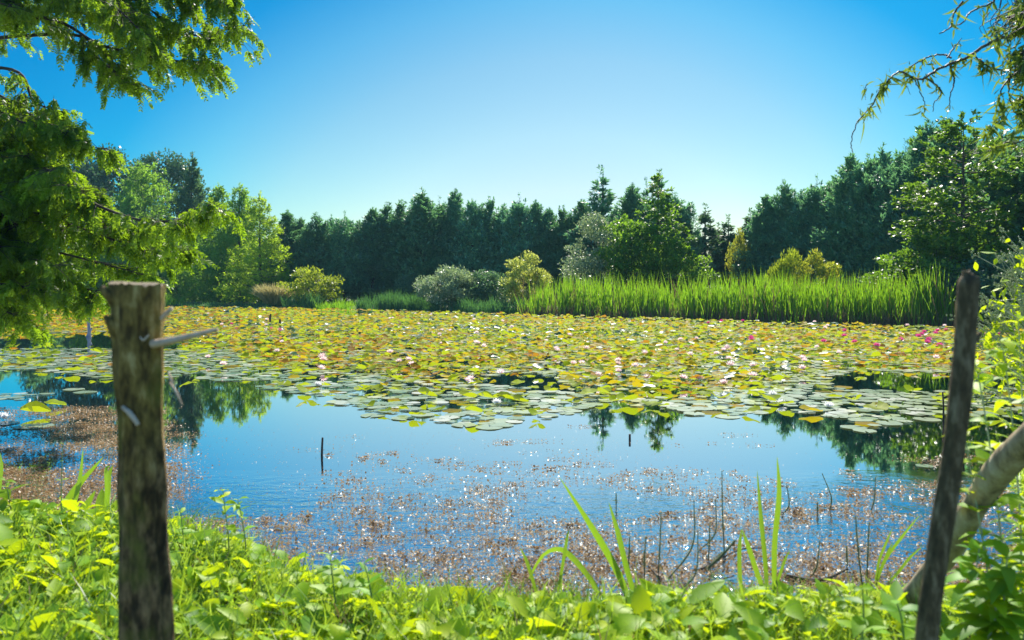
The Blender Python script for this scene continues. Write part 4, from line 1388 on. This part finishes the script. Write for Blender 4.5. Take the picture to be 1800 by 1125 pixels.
sword_clump('iris_plant', 'sword-leaved iris with one long slanting blade and one arched leaf, at the bank edge',
            [([(1112, 1072), (1085, 1005), (1045, 935), (983, 838)], 1.5), ([(1120, 1060), (1102, 1000), (1086, 935), (1070, 882)], 1.2),
             ([(1052, 1040), (1028, 1005), (1000, 975), (978, 966), (950, 982), (918, 1042)], 1.3), ([(945, 1050), (935, 1015), (925, 985), (914, 962)], .8), ([(980, 1046), (988, 1000), (996, 950), (1000, 930)], .7)])
sword_clump('iris_plant', 'upright sword-leaved iris with two tall blades and one snapped leaf, in the shallows',
            [([(1350, 1058), (1346, 985), (1338, 905), (1331, 826)], 1.35), ([(1362, 1058), (1362, 960), (1370, 870), (1366, 802)], 1.25),
             ([(1304, 1045), (1300, 1000), (1300, 960), (1304, 928)], .9), ([(1346, 1050), (1330, 1005), (1315, 960), (1304, 930)], 1.1),
             ([(1352, 1060), (1368, 1020), (1380, 985), (1389, 966)], .8), ([(1290, 1062), (1305, 1042), (1320, 1036), (1335, 1040)], .9)])
sword_clump('iris_plant', 'small spray of slim pointed blades at the water edge near the thin stake',
            [([(1540, 1025), (1556, 985), (1585, 945), (1617, 905)], .8), ([(1539, 1025), (1546, 985), (1560, 950), (1569, 928)], .7), ([(1542, 1024), (1550, 1000), (1562, 970), (1570, 953)], .9), ([(1560, 1028), (1580, 1005), (1600, 980), (1622, 960)], .7)])
sword_clump('iris_plant', 'broad iris clump with crossing blades growing by the thick post',
            [([(95, 935), (112, 890), (140, 850), (182, 803)], 1.5), ([(110, 938), (128, 890), (140, 840), (146, 788)], 1.3), ([(165, 932), (178, 905), (178, 880), (180, 858)], 2.6), ([(180, 930), (188, 880), (190, 840), (198, 818)], 1.4),
             ([(120, 935), (135, 905), (150, 890), (168, 862)], 2.0), ([(80, 938), (100, 905), (118, 908), (140, 938)], 1.2), ([(185, 935), (187, 870), (186, 826), (194, 820)], 1.0)], .026)
sword_clump('iris_plant', 'single pale iris blade at the edge of the bank beyond the thick post',
            [([(-5, 900), (-2, 860), (2, 820), (0, 795)], 1.2), ([(-12, 900), (-8, 870), (-10, 830), (-14, 800)], 1.2)], .026)


def leafy_stem(pix, d, label, LL=.06, pairs=9, mat='bank_leaf', name='bank_weed', cat='weed', wfac=.42, r=.004, stem='stem_green', start=.15, droop=.5, group=None, dense=2):
    pts = smooth_path([W(*q, d) for q in pix], 20)
    a = pts[0].copy()
    pts = pts - a
    t = thing(name, label, cat, a, 0, group)
    st, lf = Geo(), Geo()
    tube(st, pts, np.linspace(r, r * .4, 20), 6)
    n = pairs * dense
    u = np.repeat(np.linspace(start, 1, pairs), dense) + rng.normal(size=n) * .01
    P = np.stack([np.interp(u, np.linspace(0, 1, 20), pts[:, c]) for c in range(3)], 1)
    ang = np.tile(np.linspace(0, 2 * PI, dense, endpoint=False), pairs) + np.repeat(np.arange(pairs) * 1.3 + rng.random() * 6, dense)
    D = nz(np.column_stack([np.cos(ang), np.sin(ang), .15 + .5 * rng.random(n)]))
    S = nz(np.cross(D, np.column_stack([rng.normal(size=(n, 2)) * .25, np.ones(n)])))
    L = LL * (.65 + .6 * rng.random(n)) * (1.15 - .5 * u)
    strips(lf, P, D, S, L, L * wfac, (.12, .7, 1, .85, .5, .03), np.column_stack([0 * u, 0 * u, -L * droop * rng.random(n)]), fold=.2)
    link('stem', st.mesh('stem', M[stem], True), t)
    link('leaves', lf.mesh('leaves', M[mat], True), t)


leafy_stem([(400, 1005), (402, 950), (396, 900), (392, 862)], 3.9, 'tall leafy weed with bright pointed leaves at the bank corner by the thick post', .10, 9)
leafy_stem([(430, 1010), (432, 960), (424, 905), (418, 878)], 3.9, 'second leafy weed leaning at the bank corner, nearer the open water', .09, 8)
leafy_stem([(330, 985), (322, 940), (318, 900)], 3.9, 'leafy weed standing close against the thick post', .09, 6)
leafy_stem([(590, 1060), (584, 1010), (580, 975)], 3.1, 'crinkled upright leafy shoot above the ground cover on the bank front', .09, 6, wfac=.5)
leafy_stem([(655, 1060), (648, 1020), (640, 990)], 3.1, 'leafy shoot with broad yellow leaves next to the crinkled one', .09, 4, wfac=.55)
leafy_stem([(108, 930), (108, 860), (110, 780)], 4.4, 'tall thin seed stalk rising from the iris clump by the thick post', .04, 4, stem='stem_green', start=.4)
leafy_stem([(20, 900), (15, 870), (10, 845)], 4.4, 'leafy weed with pointed yellow leaves at the bank end behind the post', .12, 5)
leafy_stem([(1515, 1125), (1518, 1080), (1516, 1035)], 2.5, 'upright pale yellow leaf shoot in front of the thin stake', .09, 4, wfac=.5)
leafy_stem([(1590, 1140), (1585, 1090), (1575, 1055)], 2.4, 'broad yellow-leaved shoot touching the foot of the thin stake', .12, 4, wfac=.45)
# climbing leaves beyond the thin stake
LS = [([(1745, 1130), (1735, 1000), (1712, 860), (1695, 760)], 2.6, 'leafy yellow-green nettle stem just past the thin stake'),
      ([(1765, 1130), (1762, 980), (1745, 820), (1725, 690), (1715, 640)], 2.8, 'tall nettle stem with a pale stalk, crossing the log'),
      ([(1790, 1130), (1795, 960), (1785, 800), (1770, 660), (1760, 600)], 2.8, 'tallest nettle stem with long yellow leaves at the photo edge'),
      ([(1715, 1130), (1712, 1040), (1722, 960)], 2.5, 'short shaded nettle shoot at the foot of the log'),
      ([(1800, 1130), (1810, 1000), (1800, 880)], 2.5, 'broad dark-leaved nettle at the bottom corner past the log'),
      ([(1775, 1140), (1765, 1060), (1770, 980)], 2.4, 'bushy nettle in the corner below the log'),
      ([(1730, 1140), (1750, 1080), (1740, 1020)], 2.4, 'low leafy nettle between the thin stake and the corner'),
      ([(1830, 1130), (1825, 900), (1800, 740), (1790, 560)], 3.0, 'nettle stem reaching up the edge of the photo beyond the log')]
for pix, d, lab in LS: leafy_stem(pix, d, lab, .12, 11, 'bank_leaf', 'nettle_plant', 'nettle', .42, .004, 'stem_pale', .12, .8, dense=3)

# seed-headed bush beyond the thin stake
rg = np.random.default_rng(8)
root = W(1850, 640, 5.6)
root[2] = gz(root[0], root[1])
t = thing('elder_bush', 'pale-stemmed bush with clusters of green berries beyond the thin stake', 'bush', root)
st, lf, br = Geo(), Geo(), Geo()
ends = [(1722, 575), (1735, 545), (1745, 520), (1728, 545), (1760, 480), (1775, 445), (1790, 415), (1800, 480), (1770, 530), (1755, 560), (1790, 560), (1740, 590), (1815, 440), (1800, 520), (1782, 500), (1750, 610), (1730, 620), (1830, 400), (1790, 600), (1720, 660), (1740, 700), (1765, 640)]
for (px, py) in ends:
    e = W(px, py, 5.2 + rg.random() * .7)
    s = np.array([root[0] + rg.normal() * .05, root[1] + rg.normal() * .05, .2 + rg.random() * .3])
    mid = (s + e) / 2 + [.12, 0, .12]
    pth = smooth_path([s, mid, e], 12)
    tube(st, pth - root, np.linspace(.010, .004, 12), 5)
    for k in range(7):
        q = e + rg.normal(size=3) * .07
        tube(st, smooth_path([pth[9], (pth[9] + q) / 2, q], 4) - root, [.003, .003, .002, .0015], 4)
        n = 9
        P = q + rg.normal(size=(n, 3)) * .018 - root
        for c in P:                                        # berries
            tube(br, [c - [0, 0, .007], c - [0, 0, .003], c + [0, 0, .003], c + [0, 0, .007]], [.002, .007, .007, .002], 5)
    n = 26
    P = pth[rg.integers(4, 12, n)] + rg.normal(size=(n, 3)) * .07 - root
    D = nz(rg.normal(size=(n, 3)) + [0, 0, -.2])
    L = .05 + .06 * rg.random(n)
    strips(lf, P, D, nz(np.cross(D, rdir(n, rg))), L, L * .42, (.1, .8, 1, .6, .04), None, fold=.2)
link('stems', st.mesh('stems', M['stem_pale'], True), t)
link('leaves', lf.mesh('leaves', M['bank_leaf'], True), t)
link('berries', br.mesh('berries', plain('green_berry', (.25, .3, .1), .5), True), t)


# ------------------------------------------------------------------ twisted willow overhead
def zpx(x, y): return (1450 + x * .2312, y * .2312)


WL = [([(1700, 190), (1514, 250), (1350, 290), (1210, 350), (1100, 430), (950, 485), (830, 545), (740, 600), (650, 580), (580, 545), (500, 590), (430, 680), (340, 820), (240, 940), (200, 1080), (212, 1160)], .012, .0022),
      ([(1050, 10), (980, 100), (950, 210), (870, 255)], .006, .003), ([(1290, -40), (1270, 20), (1110, 90), (1050, 170), (950, 210)], .007, .003),
      ([(1560, 545), (1514, 540), (1300, 530), (1200, 470), (1140, 425)], .006, .004), ([(950, 485), (970, 560), (985, 630), (955, 720), (950, 830)], .007, .002),
      ([(830, 545), (770, 590), (860, 650), (880, 720), (830, 780), (820, 850)], .005, .002), ([(930, 440), (1000, 340), (1040, 290)], .005, .002), ([(960, 440), (900, 415), (800, 430), (700, 480), (640, 510)], .006, .003),
      ([(1600, 500), (1500, 560), (1410, 590), (1340, 690), (1320, 780), (1360, 830), (1330, 900), (1270, 960), (1250, 1015)], .007, .002), ([(1560, 1040), (1420, 1070), (1330, 1110), (1250, 1150)], .006, .003),
      ([(1410, 560), (1400, 700), (1430, 830), (1490, 900)], .005, .002), ([(1600, 60), (1480, 100), (1390, 130)], .010, .006), ([(1600, -60), (1470, 30), (1440, 60)], .008, .003), ([(1350, -40), (1330, 60), (1320, 160), (1240, 240)], .005, .002),
      ([(1600, 300), (1500, 380), (1430, 400), (1410, 470)], .007, .002), ([(1600, 420), (1510, 460), (1480, 560)], .007, .002), ([(1600, 700), (1500, 720), (1470, 820)], .007, .002), ([(680, 600), (720, 690), (760, 780), (740, 830)], .004, .0015),
      ([(340, 820), (345, 870), (350, 900)], .003, .0015), ([(1600, 120), (1520, 200), (1450, 210), (1400, 190)], .007, .003), ([(1600, 860), (1520, 830), (1480, 880)], .006, .002), ([(600, 560), (610, 620), (650, 720)], .003, .0012), ([(740, 450), (735, 540)], .003, .0012),
      ([(820, 440), (815, 480), (830, 520)], .003, .0012), ([(320, 640), (300, 690), (310, 760)], .003, .001)]
root = np.array([5.4, 6.4, 0.0])
root[2] = gz(root[0], root[1]) - .1
t = thing('twisted_willow', 'corkscrew willow hanging its thin twisted twigs into the upper corner above the maple', 'willow', root)
wood, lf = Geo(), Geo()
tube(wood, smooth_path([root, root + [.2, 0, 1.5], root + [-.2, -.3, 3.2], root + [.1, -.5, 5.5]], 14) - root, np.linspace(.17, .07, 14), 10)
hubs = [root + [-.2, -.3, 3.2], root + [-.05, -.4, 4.2], root + [0, -.45, 4.8]]
D0 = 4.6
for q, (pp, r0, r1) in enumerate(WL):
    dd = D0 + rng.normal() * .15 if q else D0
    pts = [W(*zpx(*p), dd + .05 * math.sin(k * 1.7)) for k, p in enumerate(pp)]
    if pp[0][0] > 1540 or q == 0:
        pts = [hubs[q % 3], (hubs[q % 3] + pts[0]) / 2 + [0, 0, .1]] + pts
    n = max(10, len(pts) * 5)
    P = smooth_path(pts, n)
    P[3:-1] += rng.normal(size=(n - 4, 3)) * .002
    tube(wood, P - root, np.linspace(r0, r1, n), 6)
    ln = np.linalg.norm(np.diff(P, axis=0), axis=1).sum()
    m = int(ln * (32 if q == 0 else 44))
    u = .1 + .9 * rng.random(m) if q else .35 + .60 * rng.random(m)
    if q == 0: u = u[(u < .86)]
    m = len(u)
    Q = np.stack([np.interp(u, np.linspace(0, 1, n), P[:, c]) for c in range(3)], 1)
    hub = rng.integers(0, max(2, m // 5), m)                # leaves come in tufts
    Q = Q[hub % m] + rng.normal(size=(m, 3)) * .012
    D = nz(rng.normal(size=(m, 3)) * .8 + [0, 0, -.9])
    S = nz(np.cross(D, rdir(m, rng)))
    L = .035 + .05 * rng.random(m)
    strips(lf, Q - root, D, S, L, .010 + .006 * rng.random(m), (.2, .8, 1, .8, .45, .05), rng.normal(size=(m, 3)) * L[:, None] * .35)
Q = W(1785, 235, 4.3) + rng.normal(size=(16, 3)) * .03
D = nz(rng.normal(size=(16, 3)) + [0, 0, -.2])
strips(lf, Q - root, D, nz(np.cross(D, rdir(16, rng))), .07 + .03 * rng.random(16), .02, (.2, .8, 1, .8, .45, .05))
for (x0, x1, y0, y1, m) in [(1420, 1520, 100, 260, 60), (1230, 1420, 200, 330, 70), (1380, 1520, 420, 700, 60), (1420, 1520, 0, 100, 30)]:
    zx, zy = rng.uniform(x0, x1, m), rng.uniform(y0, y1, m)
    Q = np.array([W(*zpx(a, b), D0 + rng.normal() * .12) for a, b in zip(zx, zy)])
    for k in range(0, m, 4):
        Q[k:k + 4] = Q[k] + rng.normal(size=Q[k:k + 4].shape) * .02
        c = Q[k]
        tube(wood, smooth_path([c + [.12 * rng.random(), 0, .10], c + [0, .02, .05], c], 6) - root, np.linspace(.003, .0015, 6), 4)
    D = nz(rng.normal(size=(m, 3)) * .8 + [0, 0, -.8])
    strips(lf, Q - root, D, nz(np.cross(D, rdir(m, rng))), .04 + .045 * rng.random(m), .014, (.2, .8, 1, .8, .45, .05), rng.normal(size=(m, 3)) * .02)
link('trunk', wood.mesh('trunk', M['willow_bark'], True), t)
link('crown', lf.mesh('crown', leaf_mat('willow_leaf', [(0, (.03, .08, .02)), (.7, (.07, .14, .02)), (1, (.2, .2, .03))], (.34, .46, .03), .42, .4), True), t)


# ------------------------------------------------------------------ hanging cypress boughs (near tree at the pond side)
rg = np.random.default_rng(31)
root = np.array([-9.6, 12.2, 0.0])
root[2] = gz(root[0], root[1])
root[2] = max(root[2], -.4)
t = thing('swamp_cypress', 'big feathery swamp cypress hanging dark and lime boughs over the pond corner', 'tree', root)
wood = Geo()
trunk_top = 12.0
tube(wood, smooth_path([root + [0, 0, -.3], root + [.05, 0, 3], root + [.1, .05, 7], root + [.05, 0, trunk_top]], 20) - root, np.linspace(.30, .06, 20), 12)
BR = [([(60, -10, 11.5), (230, 30, 11), (330, 62, 10.5), (432, 44, 10.2)], 1.0), ([(60, 30, 11), (180, 80, 10.7), (300, 105, 10.4), (372, 112, 10.2)], 1.0), ([(110, 60, 11), (170, 100, 10.8), (226, 150, 10.5)], .8),
      ([(100, -70, 11), (250, -30, 10.5), (400, -8, 10)], 1.0), ([(10, 120, 11), (60, 178, 10.8), (110, 196, 10.5)], .45), ([(0, 225, 11), (90, 245, 10.5), (182, 262, 10)], .8), ([(-40, 190, 10.5), (40, 215, 10), (110, 225, 9.8)], .8),
      ([(30, 312, 11), (130, 345, 10), (230, 383, 9.5), (300, 388, 9.2), (374, 366, 9)], 1.0), ([(20, 368, 11), (130, 398, 10.3), (230, 430, 9.9), (318, 445, 9.6)], 1.0), ([(0, 420, 11), (120, 448, 10.3), (250, 482, 9.8)], 1.0),
      ([(0, 470, 11), (100, 492, 10.4), (175, 515, 10)], .9), ([(-40, 530, 11), (10, 550, 10.6), (55, 585, 10.4)], .7), ([(-50, 520, 10.4), (-10, 535, 10), (25, 555, 9.8)], .7), ([(60, 320, 10.6), (120, 330, 10.2), (150, 345, 10)], .9), ([(0, 500, 10.2), (60, 508, 9.9), (120, 520, 9.7)], .9),
      ([(150, 380, 10.6), (200, 400, 10.2), (262, 412, 10)], .9), ([(130, -40, 10.2), (200, 10, 9.8), (262, 70, 9.6)], .9)]
for (e1, e2) in [((180, -30), (300, 40)), ((120, -60), (210, 12)), ((260, -60), (345, 20)), ((20, -60), (150, 22)), ((300, -70), (395, 8)), ((200, 40), (275, 100)), ((-40, -40), (30, 12))]:
    BR.append(([(e1[0] - 120, e1[1] - 20, 11.2), (*e1, 10.8 + rg.normal() * .4), (*e2, 10.4 + rg.normal() * .4)], .95))
for k in range(40):
    ex, ey = rg.uniform(-90, 135), rg.uniform(205, 500)
    if rg.random() < .25: ex, ey = rg.uniform(-60, 120), rg.uniform(-60, 25)
    BR.append(([(-60 + ex * .3, ey - 30 - 30 * rg.random(), 11.3), (ex * .7, ey - 12, 10.9), (ex, ey, 10.2 + rg.normal() * .6)], .85))
SP, SD, SL = [], [], []
for pp, dens in BR:
    pts = [W(*p) for p in pp]
    s = np.array([root[0], root[1], np.clip(pts[0][2] + .15, 1.5, trunk_top - .6)])
    n = 26
    P = smooth_path([s] + pts, n)
    tube(wood, P - root, np.linspace(.032, .005, n), 6)
    seglen = np.linalg.norm(np.diff(P, axis=0), axis=1)
    ln = seglen.sum()
    m = int(ln * 14.5 * dens)
    u = .12 + .88 * rg.random(m) ** .8
    T = np.gradient(P, axis=0)
    B = np.stack([np.interp(u, np.linspace(0, 1, n), P[:, c]) for c in range(3)], 1)
    TT = nz(np.stack([np.interp(u, np.linspace(0, 1, n), T[:, c]) for c in range(3)], 1))
    lat = nz(np.cross(TT, [0, 0, 1.0])) * np.sign(rg.normal(size=m))[:, None]
    bl = (.15 + .42 * rg.random(m)) * (1.15 - .5 * u)
    bd = nz(TT * .7 + lat * (.3 + .8 * rg.random(m))[:, None] + np.column_stack([rg.normal(size=(m, 2)) * .2, rg.uniform(-.7, .7, m)]))
    for k in range(m):
        tt = np.linspace(0, 1, 4)[:, None]
        c = B[k] + bd[k] * bl[k] * tt - np.array([0, 0, .25]) * bl[k] * tt ** 2
        tube(wood, c - root, [.005, .004, .003, .002], 4, cap=False)
        q = int(3 + bl[k] * 14)
        v = rg.random(q) ** .7
        SP.append(B[k] + bd[k] * (bl[k] * v)[:, None] - np.array([0, 0, .25]) * (bl[k] * v ** 2)[:, None])
        SD.append(bd[k] * .5 + rg.normal(size=(q, 3)) * .34 + np.array([0, 0, -.95]))
        SL.append(.11 + .15 * rg.random(q))
SP, SD, SL = np.concatenate(SP), nz(np.concatenate(SD)), np.concatenate(SL)
print('cypress sprays', len(SP))
lf = Geo()
Sx = nz(np.cross(SD, nz(rg.normal(size=SD.shape))))
rhombs(lf, SP - root, SD, Sx, SL, .006)
for k in range(5):
    f_ = .12 + .17 * k
    for sg in (-1, 1):
        D = nz(SD * .75 + Sx * sg * .7 + rg.normal(size=SD.shape) * .12)
        N = np.cross(SD, Sx)
        S = nz(np.cross(D, N + rg.normal(size=N.shape) * .3))
        rhombs(lf, SP + SD * (SL * f_)[:, None] - root, D, S, SL * (.32 - .03 * k), .026)
link('trunk', wood.mesh('trunk', M['trunk'], True), t)
link('crown', lf.mesh('crown', M['cypress']), t)

# ------------------------------------------------------------------ summer haze: the far trees fade a little to blue
hm = bpy.data.materials.new('summer_haze')
hm.use_nodes = True
hn = hm.node_tree
hn.nodes.remove(hn.nodes['Principled BSDF'])
hv = hn.nodes.new('ShaderNodeVolumePrincipled')
hv.inputs['Color'].default_value = (.42, .86, .95, 1)
hv.inputs['Density'].default_value = HAZE
hv.inputs['Anisotropy'].default_value = .0
hn.links.new(hv.outputs[0], hn.nodes['Material Output'].inputs['Volume'])
g = Geo()
x0, x1, y0, y1 = gx[0] - 3, gx[-1] + 3, gy[0] - 3, gy[-1] + 3
zlo, zhi = float(ZZ.min()) - 1.0, 21.0
g.add([(x, y, z) for z in (zlo, zhi) for x, y in ((x0, y0), (x1, y0), (x1, y1), (x0, y1))], [[3, 2, 1, 0], [4, 5, 6, 7], [0, 1, 5, 4], [1, 2, 6, 5], [2, 3, 7, 6], [3, 0, 4, 7]])
tag(link('haze', g.mesh('haze', hm)), kind='stuff')
del g
